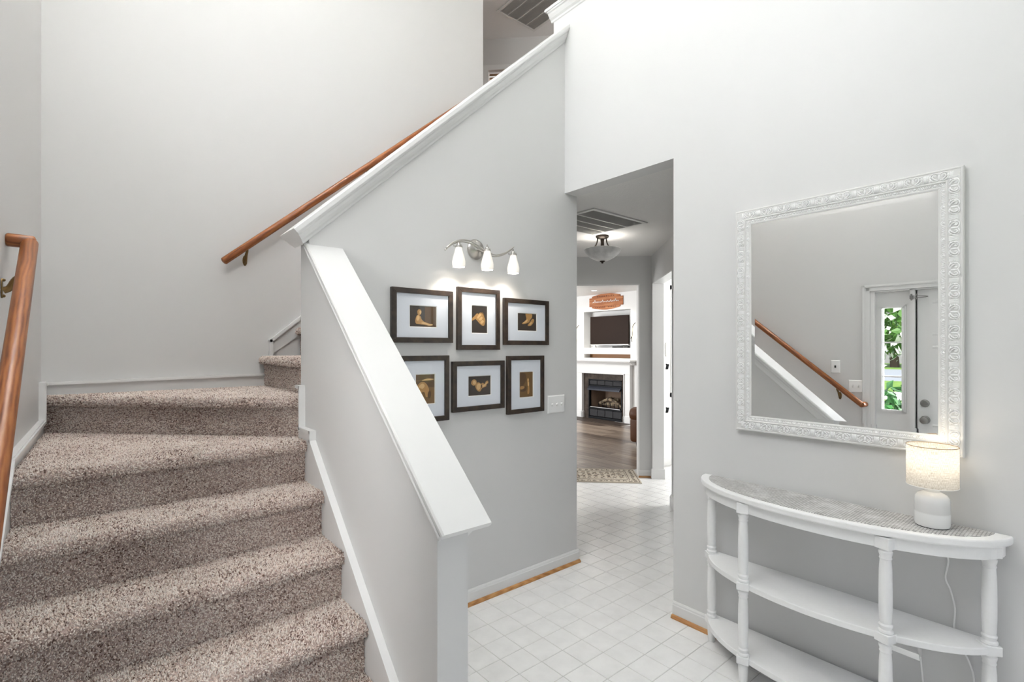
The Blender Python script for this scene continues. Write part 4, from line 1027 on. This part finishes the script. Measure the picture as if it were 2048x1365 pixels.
for q in range(5):
    a_ = 2*math.pi*q/5+.3; d_ = Vector((math.cos(a_), math.sin(a_), 0)); c0 = Vector((chx, chy, 4.0))
    MB().tube(catmull([c0, c0+d_*.10+Vector((0, 0, -.06)), c0+d_*.22+Vector((0, 0, -.03)), c0+d_*.28+Vector((0, 0, .05))], 6), .007, 8).build('arm', 'nickel', ch, smooth=True)
    p_ = c0+d_*.28+Vector((0, 0, .05))
    MB().lathe([(.012, 0), (.03, .01), (.045, .05), (.06, .11), (.057, .11), (.042, .052), (.027, .014)], tuple(p_), 20, cap=False).build('glass_shade', 'opal_glass_lit', ch, smooth=True)
    l = bpy.data.lights.new('fill_chandelier_bulb', 'POINT'); l.energy = 3; l.color = (1, .985, .96); l.shadow_soft_size = .03
    lo = bpy.data.objects.new('fill_chandelier_bulb', l); col.objects.link(lo); put(lo, p_+Vector((0, 0, .10)), ch)

# ------------------------------------------------------------------ uplight bowl pendant added out of view over the stairwell for ceiling bounce
sx_, sy_, sz_ = .30, 2.15, 4.40
e = empty('fill_pendant', (sx_, sy_, sz_), 'opal bowl uplight pendant added unseen over the stairwell for ceiling bounce', 'ceiling light')
MB().tube([(sx_, sy_, sz_+.02), (sx_, sy_, TOP-.02)], .007, 8).build('stem', 'nickel', e, smooth=True)
MB().lathe([(.05, -.001), (.06, -.012), (.04, -.02)], (sx_, sy_, TOP), 24).build('canopy', 'nickel', e, smooth=True)
MB().lathe([(.01, 0), (.09, .012), (.16, .05), (.2, .11), (.196, .11), (.156, .056), (.09, .02), (.01, .008)], (sx_, sy_, sz_), 32, cap=False).build('glass_bowl', 'opal_glass_lit', e, smooth=True)
def uplight(name, loc, power, parent, cone=150):
    l = bpy.data.lights.new(name, 'SPOT'); l.energy = power; l.color = (1, .995, .985); l.spot_size = R(cone); l.spot_blend = .6; l.shadow_soft_size = .12
    lo = bpy.data.objects.new(name, l); col.objects.link(lo); put(lo, loc, parent); lo.rotation_euler = (R(180), 0, 0)
uplight('pendant_fill', (sx_, sy_, sz_+.10), 185, e)
# ------------------------------------------------------------------ ceiling grilles
e = empty('ceiling_light', (5.1, 2.2, TOP), 'round opal flush light added unseen to brighten the landing', 'ceiling light')  # fixture and its lamp added out of view to brighten the landing
MB().lathe([(.15, -.03), (.155, -.012), (.15, -.0005)], (5.1, 2.2, TOP), 32).build('pan', 'nickel', e, smooth=True)
MB().lathe([(.005, -.09), (.07, -.085), (.11, -.068), (.135, -.045), (.14, -.03)], (5.1, 2.2, TOP), 32).build('glass_dome', 'opal_glass_lit', e, smooth=True)
l = bpy.data.lights.new('landing_fill', 'POINT'); l.energy = 16; l.color = (1, .97, .93); l.shadow_soft_size = .1
lo = bpy.data.objects.new('landing_fill', l); col.objects.link(lo); put(lo, (5.1, 2.2, TOP-.2), e)
def grille(label, x0, x1, y0, y1, z, ribs, along_x):
    e = empty('air_return_grille', ((x0+x1)/2, (y0+y1)/2, z), label, 'vent')
    fwd = .03; G_ = 'grille_white'
    for a in ((x0, x1, y0, y0+fwd), (x0, x1, y1-fwd, y1), (x0, x0+fwd, y0+fwd, y1-fwd), (x1-fwd, x1, y0+fwd, y1-fwd)):
        MB().box(*a, z-.010, z-.0005).build('frame_side', G_, e, bevel=.003)
    for r_ in ribs:
        if along_x: MB().box(x0+fwd, x1-fwd, r_-.004, r_+.004, z-.010, z-.001).build('rib', G_, e)
        else: MB().box(r_-.004, r_+.004, y0+fwd, y1-fwd, z-.010, z-.001).build('rib', G_, e)
    MB().box(x0+fwd, x1-fwd, y0+fwd, y1-fwd, z-.0012, z-.0006).build('backing', 'grille_dark', e)
    g = MB()
    if along_x:
        y = y0+fwd+.006
        while y < y1-fwd-.004: g.add([(x0+fwd, y, z-.009), (x1-fwd, y, z-.009), (x1-fwd, y+.006, z-.002), (x0+fwd, y+.006, z-.002)], [(0, 1, 2, 3)]); y += .0115
    else:
        x = x0+fwd+.006
        while x < x1-fwd-.004: g.add([(x, y0+fwd, z-.009), (x, y1-fwd, z-.009), (x+.006, y1-fwd, z-.002), (x+.006, y0+fwd, z-.002)], [(0, 1, 2, 3)]); x += .0115
    o = g.build('louvres', G_, e); o['kind'] = 'stuff'
grille('white louvred air return grille in the hall ceiling', 2.80, 3.46, 2.415, 3.01, HC, (2.603, 2.721, 2.838), True)
grille('white louvred air return grille in the landing ceiling', 3.395, 3.95, 3.5, 4.31, TOP, (3.53, 3.665, 3.80), False)

# ------------------------------------------------------------------ hall ceiling light
hx, hy = 3.565, 2.975
cl = empty('ceiling_light', (hx, hy, HC), 'bronze semi flush ceiling light with alabaster glass bowl in the hall', 'ceiling light')
MB().lathe([(.058, 0), (.060, -.012), (.052, -.022), (.030, -.028), (.020, -.032)][::-1], (hx, hy, HC), 28).build('canopy', 'bronze', cl, smooth=True)
MB().lathe([(.016, -.125), (.014, -.06), (.020, -.028)], (hx, hy, HC), 14).build('stem', 'bronze', cl, smooth=True)
for q in range(3):
    a_ = 2*math.pi*q/3+.5; d_ = Vector((math.cos(a_), math.sin(a_), 0)); c0 = Vector((hx, hy, HC))
    MB().tube(catmull([c0+d_*.045+Vector((0, 0, -.02)), c0+d_*.05+Vector((0, 0, -.06)), c0+d_*.07+Vector((0, 0, -.10)), c0+d_*.11+Vector((0, 0, -.125))], 5), .006, 8).build('arm', 'bronze', cl, smooth=True)
bw = [(.012, -.232), (.06, -.222), (.11, -.196), (.15, -.16), (.168, -.128), (.165, -.122), (.145, -.158), (.108, -.19), (.06, -.214), (.012, -.224)]
MB().lathe(bw, (hx, hy, HC), 36, cap=False).build('glass_bowl', 'alabaster', cl, smooth=True)
MB().lathe([(.004, -.252), (.012, -.246), (.009, -.240), (.022, -.236), (.026, -.228), (.014, -.222)], (hx, hy, HC), 18).build('finial', 'bronze', cl, smooth=True)
l = bpy.data.lights.new('hall_bulb', 'POINT'); l.energy = .9; l.color = (1, .95, .88); l.shadow_soft_size = .04
lo = bpy.data.objects.new('hall_bulb', l); col.objects.link(lo); put(lo, (hx, hy, HC-.15), cl)

# ------------------------------------------------------------------ fireplace
fp_ = empty('fireplace', (XF, 6.48, 0), 'white mantelpiece fireplace with dark slate surround and gas logs', 'fireplace')
FA, FB = 5.963, 7.011
MB().box(XF-.08, XF, FA-.14, FA, 0, .912).build('pilaster', T, fp_, bevel=.004); MB().box(XF-.08, XF, FB, FB+.14, 0, .912).build('pilaster', T, fp_, bevel=.004)
for a_ in (FA-.15, FB-.01): MB().box(XF-.095, XF-.02, a_, a_+.16, 0, .13).build('plinth_block', T, fp_, bevel=.004)
MB().box(XF-.08, XF, FA-.14, FB+.14, .912, 1.10).build('frieze', T, fp_, bevel=.004)
for a_ in ((FA-.02, FA+.001, 0, .93), (FB-.001, FB+.02, 0, .93), (FA-.02, FB+.02, .912, .935)): MB().box(XF-.095, XF-.08, *a_).build('bead', T, fp_, bevel=.003)
g = MB().prism([(0, 1.10), (-.09, 1.10), (-.10, 1.115), (-.13, 1.135), (-.17, 1.15), (-.175, 1.165), (0, 1.165)], lambda d, z: (XF+d, FA-.2, z), lambda d, z: (XF+d, FB+.2, z)); g.build('crown_moulding', T, fp_)
MB().box(XF-.21, XF, FA-.24, FB+.24, 1.165, 1.195).build('mantel_shelf', T, fp_, bevel=.006)
# slate slips
MB().box(XF-.03, XF+.02, FA, 6.045, 0, .912).build('slate_slip', 'slate', fp_); MB().box(XF-.03, XF+.02, 6.885, FB, 0, .912).build('slate_slip', 'slate', fp_); MB().box(XF-.03, XF+.02, 6.045, 6.885, .795, .912).build('slate_slip', 'slate', fp_)
ia, ib = 6.045, 6.885
for a_ in ((ia, ia+.02, .03, .795), (ib-.02, ib, .03, .795), (ia, ib, .775, .795), (ia, ib, 0, .045), (ia, ib, .195, .225), (ia, ib, .655, .675)): MB().box(XF-.035, XF+.03, *a_).build('steel_frame', 'black_steel', fp_)
for q in range(4):
    a_ = ia+.026+q*.1985
    MB().box(XF-.03, XF, a_, a_+.188, .055, .185).build('louvre_panel', 'grey_tile', fp_, bevel=.004); MB().box(XF-.03, XF, a_, a_+.188, .685, .768).build('louvre_panel', 'grey_tile', fp_, bevel=.004)
g = MB().prism([(-.035, .655), (-.09, .605), (-.09, .575), (-.03, .60)], lambda d, z: (XF+d, ia+.015, z), lambda d, z: (XF+d, ib-.015, z)); g.build('hood', 'blue_steel', fp_)
MB().box(XF+.36, XF+.39, ia, ib, .2, .66).build('back_panel', 'firebrick', fp_)
g = MB().pz([(XF, ib), (XF+.38, ib-.12), (XF+.38, ib), (XF, ib+.01)], .2, .66); g.build('side_panel', 'firebrick', fp_)
g = MB().pz([(XF, ia), (XF+.38, ia+.12), (XF+.38, ia), (XF, ia-.01)], .2, .66); g.build('side_panel', 'firebrick', fp_)
MB().box(XF, XF+.39, ia, ib, .18, .2).build('hearth_pan', 'black_steel', fp_); MB().box(XF, XF+.39, ia, ib, .66, .68).build('smoke_plate', 'black_steel', fp_)
MB().tube([(XF-.03, ia+.05, .232), (XF-.03, ib-.05, .232)], .009, 8).build('grate_bar', 'steel_bar', fp_, smooth=True)
for k, (y0_, z0_, y1_, z1_, dx, r_) in enumerate(((6.2, .27, 6.72, .29, .2, .045), (6.25, .29, 6.5, .40, .14, .036), (6.75, .29, 6.45, .42, .16, .036), (6.32, .38, 6.62, .37, .24, .034), (6.15, .27, 6.36, .33, .1, .028))):
    MB().tube([(XF+dx, y0_, z0_), (XF+dx+.03, (y0_+y1_)/2, (z0_+z1_)/2+.015), (XF+dx, y1_, z1_)], [r_*.9, r_, r_*.85], 10).build('log', 'log', fp_, smooth=True)
for k in range(6): MB().tube(catmull([(XF+.08, 6.2+.1*k, .205), (XF+.07, 6.2+.1*k, .26), (XF+.06, 6.2+.1*k, .32)], 3), .007, 6).build('grate_tine', 'black_steel', fp_, smooth=True)
he = MB().box(7.40, XF-.096, 5.78, 7.2, -.001, .004); tag(he.build('hearth_slab', 'slate'), 'dark slate hearth set in the floor before the fireplace', 'hearth')
# television
tv = empty('television', (XF+.12, 6.41, 1.49), 'flat black television in the niche above the mantel', 'television')
MB().box(XF+.02, XF+.055, 5.93, 6.885, 1.497, 2.058).build('screen_body', 'tv_black', tv, bevel=.004)
MB().box(XF+.015, XF+.05, 5.93, 6.885, 1.482, 1.497).build('lower_bezel', 'tv_silver', tv)
g = MB()
for y_ in (6.05, 6.76): g.tube([(XF+.01, y_-.02, 1.431), (XF+.04, y_, 1.482), (XF+.09, y_+.02, 1.431)], .006, 6)
g.build('stand_foot', 'tv_silver', tv, smooth=True)
MB().box(XF+.055, XF+.222, 6.25, 6.55, 1.6, 1.85).build('wall_mount', 'black_steel', tv)
sbx = MB().box(XF+.03, XF+.09, 5.95, 6.33, 1.4275, 1.462).build('sound_bar', 'dark_slot', bevel=.006); tag(sbx, 'small black media bar lying under the television', 'speaker')
# wooden sign
sg = empty('wooden_sign', (XF-.012, 6.45, 2.2), 'orange brown wooden plaque with white script over the television', 'sign')
sy, sz = 6.455, 2.345
hwid = .42
pts = [(-.42, -.085), (-.35, -.085), (-.35, -.115)] + [(-.35+.70*t, -.115-.045*math.sin(math.pi*t)) for t in np.linspace(.05, .95, 13)] + [(.35, -.115), (.35, -.085), (.42, -.085), (.42, .085), (.35, .085), (.35, .115)] + [(.35-.70*t, .115+.045*math.sin(math.pi*t)) for t in np.linspace(.05, .95, 13)] + [(-.35, .115), (-.35, .085), (-.42, .085)]
MB().px([(sy+a, sz+b) for a, b in pts], XF-.02, XF-.001).build('plaque', 'sign_wood', sg)
sgo = random.Random(5)
g = MB(); xs_ = sy+.33; path = []
amp = [.02, .055, .02, .03, .02, .03, .05, .02, .02, .03, .02, .045, .02, .03, .055, .02, .02]
for i in range(len(amp)*2):
    yy = xs_-.66*i/(len(amp)*2-1); path.append((XF-.0215, yy, sz+(-.012 if i % 2 == 0 else amp[i//2]-.012)))
g.tube(catmull(path, 4), .0042, 6); g.build('script_lettering', 'plastic_white', sg)
g = MB()
for i in range(8):
    yy = sy+.20-.4*i/7
    for (a_, b_) in (((-.012, -.012), (0, .012)), ((0, .012), (.012, -.012))) if i % 2 else (((-.01, -.012), (-.01, .012)), ((-.01, .012), (.01, .012)), ((.01, -.012), (.01, .012))):
        g.tube([(XF-.021, yy+a_[0], sz+.105+a_[1]), (XF-.021, yy+b_[0], sz+.105+b_[1])], .003, 5)
for i in range(12):
    if i == 6: continue
    yy = sy+.25-.5*i/11
    g.tube([(XF-.021, yy, sz-.118), (XF-.021, yy+.006, sz-.094)], .0028, 5); g.tube([(XF-.021, yy+.006, sz-.094), (XF-.021, yy-.012, sz-.118)], .0022, 5)
g.build('block_lettering', 'slate', sg)
# living room sconces
for yy, lab in ((5.775, 'right of'), (7.19, 'left of')):
    e = empty('mantel_sconce', (XF-.001, yy, 1.57), f'glowing amber glass wall sconce {lab} the television', 'wall lamp', 'pair of sconces beside the television')
    g = MB()
    nn2 = 9
    vs = []
    for i in range(nn2):
        for j in range(7):
            u_ = -1+2*i/(nn2-1); t_ = math.pi*j/6; wd_ = .062*(1-.25*u_*u_)
            vs.append((XF-.004-.07*math.sin(t_)*(1-.2*u_*u_), yy+wd_*math.cos(t_), 1.725+.105*u_))
    g.add(vs, [(i*7+j, i*7+j+1, (i+1)*7+j+1, (i+1)*7+j) for i in range(nn2-1) for j in range(6)]); g.build('glass_shade', 'opal_amber_lit', e, smooth=True)
    MB().tube(catmull([(XF-.03, yy+.04, 1.545), (XF-.07, yy+.01, 1.61), (XF-.084, yy-.012, 1.725), (XF-.07, yy-.012, 1.83), (XF-.03, yy-.04, 1.90)], 5), .007, 8).build('iron_strap', 'bronze', e, smooth=True)
    MB().tube(catmull([(XF-.002, yy+.07, 1.62), (XF-.05, yy+.05, 1.60), (XF-.075, yy+.01, 1.64)], 5), .005, 8).build('iron_strap', 'bronze', e, smooth=True)
# recessed lights
for k, (x, y, lab) in enumerate(((7.25, 6.95, 'left'), (7.25, 6.25, 'right'), (5.9, 6.3, 'nearer middle'))):
    e = empty('recessed_light', (x, y, 2.5), f'small round recessed ceiling light in the living room, {lab}', 'ceiling light', 'recessed lights of the living room')
    MB().lathe([(.045, -.002), (.062, -.006), (.066, 0)], (x, y, 2.5), 24, cap=False).build('trim_ring', T, e, smooth=True)
    MB().lathe([(.001, -.003), (.046, -.003)], (x, y, 2.5), 24, cap=False).build('lens', 'downlight_lit', e)
    l = bpy.data.lights.new('downlight', 'SPOT'); l.energy = 24; l.color = (1, .96, .90); l.spot_size = R(150); l.spot_blend = .8; l.shadow_soft_size = .05
    lo = bpy.data.objects.new('downlight', l); col.objects.link(lo); put(lo, (x, y, 2.49), e)
area('living_room_fill', (3.4, 8.6, 1.5), (1, -.55, -.05), 2.6, 1.6, 84, (.98, .99, 1))  # added fill light inside the room; no window stands here
area('kitchen_fill', (5.9, 1.55, 2.2), (-.2, 1, -.25), 1.4, .8, 34, (1, .99, .97))  # added fill light for the kitchen wall and jamb; no window here
# recliner arm
rc = empty('recliner', (6.45, 4.15, 0), 'brown leather recliner by the living room opening', 'sofa')
def cushion(x0, x1, y0, y1, z0, z1, name, r=.06):
    o = MB().box(x0, x1, y0, y1, z0, z1).build(name, 'leather', rc, smooth=True, auto=80)
    o.modifiers.clear(); b = o.modifiers.new('b', 'BEVEL'); b.width = r; b.segments = 4
cushion(6.02, 6.95, 4.30, 4.53, .06, .42, 'arm_panel', .05)
cushion(6.00, 6.90, 4.29, 4.56, .36, .57, 'arm_pad', .095)
cushion(6.02, 6.75, 3.82, 4.31, .06, .34, 'seat_base', .04); cushion(6.03, 6.70, 3.82, 4.31, .30, .46, 'seat_cushion', .06); cushion(6.70, 6.98, 3.80, 4.34, .06, .85, 'backrest', .08)
for x, y in ((6.08, 4.42), (6.9, 4.42), (6.08, 3.82), (6.9, 3.82)): MB().lathe([(.018, 0), (.025, .065)], (x, y, 0), 12).build('foot', 'slate', rc)
# rug
rg = empty('doormat_rug', (4.35, 3.75, 0), 'small beige oriental rug with dark scroll pattern in the living room doorway', 'rug')
Mr = Matrix(((-S2, S2, 0, 4.467), (S2, S2, 0, 3.192), (0, 0, 1, 0), (0, 0, 0, 1)))      # x along the opening to the left, y into the living room
RL, RD = .92, .60
MB(Mr).box(0, RL, 0, RD, .0005, .007).build('rug_body', 'rug_ground', rg)
g = MB(Mr); h_ = .0072
def band(i, w_, gg):
    gg.box(i, RL-i, i, i+w_, h_, h_+.0006).box(i, RL-i, RD-i-w_, RD-i, h_, h_+.0006).box(i, i+w_, i+w_, RD-i-w_, h_, h_+.0006).box(RL-i-w_, RL-i, i+w_, RD-i-w_, h_, h_+.0006)
band(.014, .006, g); band(.11, .006, g); band(.13, .003, g); g.build('border_line', 'rug_dark', rg)
g = MB(Mr); gt = MB(Mr)
def scroll(gg, cx_, cy_, r_, ph, s_):
    pts = [(cx_+r_*(1-.7*t)*math.cos(ph+s_*5.2*t), cy_+r_*(1-.7*t)*math.sin(ph+s_*5.2*t), h_) for t in np.linspace(0, 1, 9)]
    gg.tube(pts, .0026, 4)
rr = random.Random(3)
for i in range(14):
    for yy in (.063, RD-.063): scroll(g, .05+i*.063, yy, .026, rr.random()*6, 1 if i % 2 else -1)
for i in range(8):
    for xx in (.063, RL-.063): scroll(g, xx, .1+i*.057, .024, rr.random()*6, 1 if i % 2 else -1)
for i in range(9):
    for j in range(5): scroll(g if (i+j) % 2 else gt, .19+i*.068, .185+j*.06, .030, rr.random()*6, 1 if (i+j) % 2 else -1)
for i in range(12):
    a_ = .16+i*.054; g.ball((a_, RD/2+.07*math.sin(i*1.3), h_), .014, 7, 4, (1.2, 1, .12))
g.build('dark_scrolls', 'rug_dark', rg)['kind'] = 'stuff'; gt.build('tan_scrolls', 'rug_tan', rg)['kind'] = 'stuff'
# kitchen wall things
th = MB().box(5.36, 5.42, 3.475, 3.4995, 1.33, 1.50).build('thermostat', 'grille_white', bevel=.01); tag(th, 'small grey oval wall device past the kitchen opening', 'thermostat')
for z_, lab in ((1.20, 'upper'), (.67, 'lower')):
    g = MB()
    for a_, b_ in (((0, -.03), (.02, .03)), ((.03, -.03), (.05, .03)), ((0, .03), (.055, .02))) : g.tube([(5.38+a_[0], 3.496, z_+a_[1]), (5.38+b_[0], 3.496, z_+b_[1])], .008, 6)
    tag(g.build('wall_hook', 'black_steel'), f'small black metal hook on the kitchen wall, {lab} one', 'hook', 'black hooks on the kitchen wall')
wk = empty('window_4', (5.85, 3.5, .85), 'bright kitchen window with white frame at the edge of the hall', 'window', kind='structure')
g = MB()
for a_ in ((5.47, 5.52, .83, 2.2), (6.25, 6.30, .83, 2.2), (5.47, 6.30, .83, .88), (5.47, 6.30, 2.15, 2.2)): g.box(a_[0], a_[1], 3.482, 3.4995, a_[2], a_[3])
g.build('window_frame', T, wk); MB().box(5.52, 6.25, 3.494, 3.499, .88, 2.15).build('pane', 'window_glow', wk)
MB().box(5.52, 6.25, 3.486, 3.492, 1.78, 2.15).build('roller_shade', 'grille_white', wk)
plate('wall_outlet', 'white wall outlet low on the kitchen wall', Matrix.Translation((5.56, 3.4995, .42)) @ Matrix(((1, 0, 0, 0), (0, -1, 0, 0), (0, 0, 1, 0), (0, 0, 0, 1))), .07, .115, [(0, 'o')], 'outlet')
# landing window with wooden blind
wl = empty('window_5', (*UW(.45, 0), wz0), 'landing window in white casing with a brown wooden blind', 'window', kind='structure')
g = MB(); cw2 = .058
for t0_, t1_, z0_, z1_ in ((wt0-cw2, wt0, wz0-.1, wz1+cw2), (wt1, wt1+cw2, wz0-.1, wz1+cw2), (wt0, wt1, wz1, wz1+cw2), (wt0, wt1, wz0-.1, wz0)):
    g.pz([UW(t0_, -.016), UW(t1_, -.016), UW(t1_, -.001), UW(t0_, -.001)], z0_, z1_)
g.build('casing', T, wl)
sm = None; z_ = wz1-.03
while z_ > wz0+.02:
    g = MB(); g.add([(*UW(wt0+.012, .030), z_-.016), (*UW(wt1-.012, .030), z_-.016), (*UW(wt1-.012, .052), z_+.018), (*UW(wt0+.012, .052), z_+.018), (*UW(wt0+.012, .033), z_-.018), (*UW(wt1-.012, .033), z_-.018), (*UW(wt1-.012, .055), z_+.016), (*UW(wt0+.012, .055), z_+.016)], [(0, 1, 2, 3), (4, 5, 6, 7), (0, 1, 5, 4), (1, 2, 6, 5), (2, 3, 7, 6), (3, 0, 4, 7)])
    g.build('blind_slat', 'blind_wood', wl); z_ -= .042
MB().pz([UW(wt0, .09), UW(wt1, .09), UW(wt1, .095), UW(wt0, .095)], wz0, wz1).build('pane', 'clear_glass', wl)

# ------------------------------------------------------------------ outdoors, seen through the sidelight
o = MB().box(-60, -.4, -25, 60, -.35, -.25).build('lawn', 'lawn'); tag(o, 'green front lawn outside the sidelight', 'grass', kind='stuff')
def band_o(name, x0, x1, m_, lab, cat):
    tag(MB().box(x0, x1, -25, 60, -.25, -.24).build(name, m_), lab, cat)
band_o('walkway', -18.5, -15.0, 'concrete', 'pale concrete drive crossing the lawn', 'driveway')
band_o('road', -42, -26, 'asphalt', 'grey road beyond the lawn', 'road')
def leaves(mb, c, sz, cnt, r, ls, rr):
    for _ in range(cnt):
        d = Vector((rr.gauss(0, 1), rr.gauss(0, 1), rr.gauss(0, 1))).normalized()*(rr.random()**.4)
        p = Vector(c)+Vector((d.x*sz[0], d.y*sz[1], d.z*sz[2]))
        a_ = Vector((rr.gauss(0, 1), rr.gauss(0, 1), rr.gauss(0, 1)+.5)).normalized(); b_ = a_.cross(Vector((rr.gauss(0, 1), rr.gauss(0, 1), rr.gauss(0, 1)))).normalized(); l_ = ls*(.7+.6*rr.random())
        q = b_.cross(a_)*.08*l_
        mb.add([p, p+a_*l_*.5+b_*l_*.28+q, p+a_*l_, p+a_*l_*.5-b_*l_*.28+q], [(0, 1, 2, 3)])
rr = random.Random(9)
bs = empty('shrub', (-1.3, 1.5, -.25), 'dark green leafy shrub just outside the sidelight', 'shrub')
g = MB(); leaves(g, (-1.25, 1.45, .45), (.42, .5, .62), 900, 1, .11, rr); g.build('foliage', 'leaf_dark', bs)['kind'] = 'stuff'
g = MB()
for _ in range(6): g.tube([(-1.25, 1.45, -.25), (-1.25+rr.gauss(0, .1), 1.45+rr.gauss(0, .1), .2), (-1.25+rr.gauss(0, .2), 1.45+rr.gauss(0, .2), .7)], .012, 6)
g.build('stem', 'bark', bs)
fsb = empty('flowering_tree', (-4.2, 2.1, -.25), 'small tree with white blossoms on the lawn outside', 'tree')
g = MB(); leaves(g, (-4.0, 2.1, 1.85), (1.0, 1.1, .55), 1300, 1, .14, rr); g.build('foliage', 'leaf_mid', fsb)['kind'] = 'stuff'
g = MB(); leaves(g, (-3.7, 2.1, 1.7), (1.0, 1.1, .55), 320, 1, .12, rr); g.build('blossoms', 'petal', fsb)['kind'] = 'stuff'
MB().tube([(-4.2, 2.9, -.25), (-4.2, 2.8, .8), (-4.1, 2.4, 1.7)], [.06, .05, .03], 8).build('trunk', 'bark', fsb)
for k, (x, y, s_, lab, mt) in enumerate(((-48, 12, 6, 'pale green willow like tree across the road', 'leaf_pale'), (-52, -1, 7, 'mid green tree across the road', 'leaf_mid'), (-52, 25, 7, 'dark green tree across the road', 'leaf_dark'))):
    e = empty('street_tree', (x, y, -.25), lab, 'tree', 'trees across the road')
    g = MB(); leaves(g, (x, y, s_*.95), (s_*.8, s_*.9, s_*.75), 2600, 1, 1.1, rr); g.build('foliage', mt, e)['kind'] = 'stuff'
    MB().tube([(x, y, -.25), (x, y+.1, s_*.4), (x, y, s_*.8)], [.35, .28, .15], 8).build('trunk', 'bark', e)
# bounce control is left to the renderer; nothing below
for o in bpy.data.objects:
    if o.parent is None and o.type in ('MESH', 'EMPTY') and 'label' not in o: print('UNLABELLED', o.name)
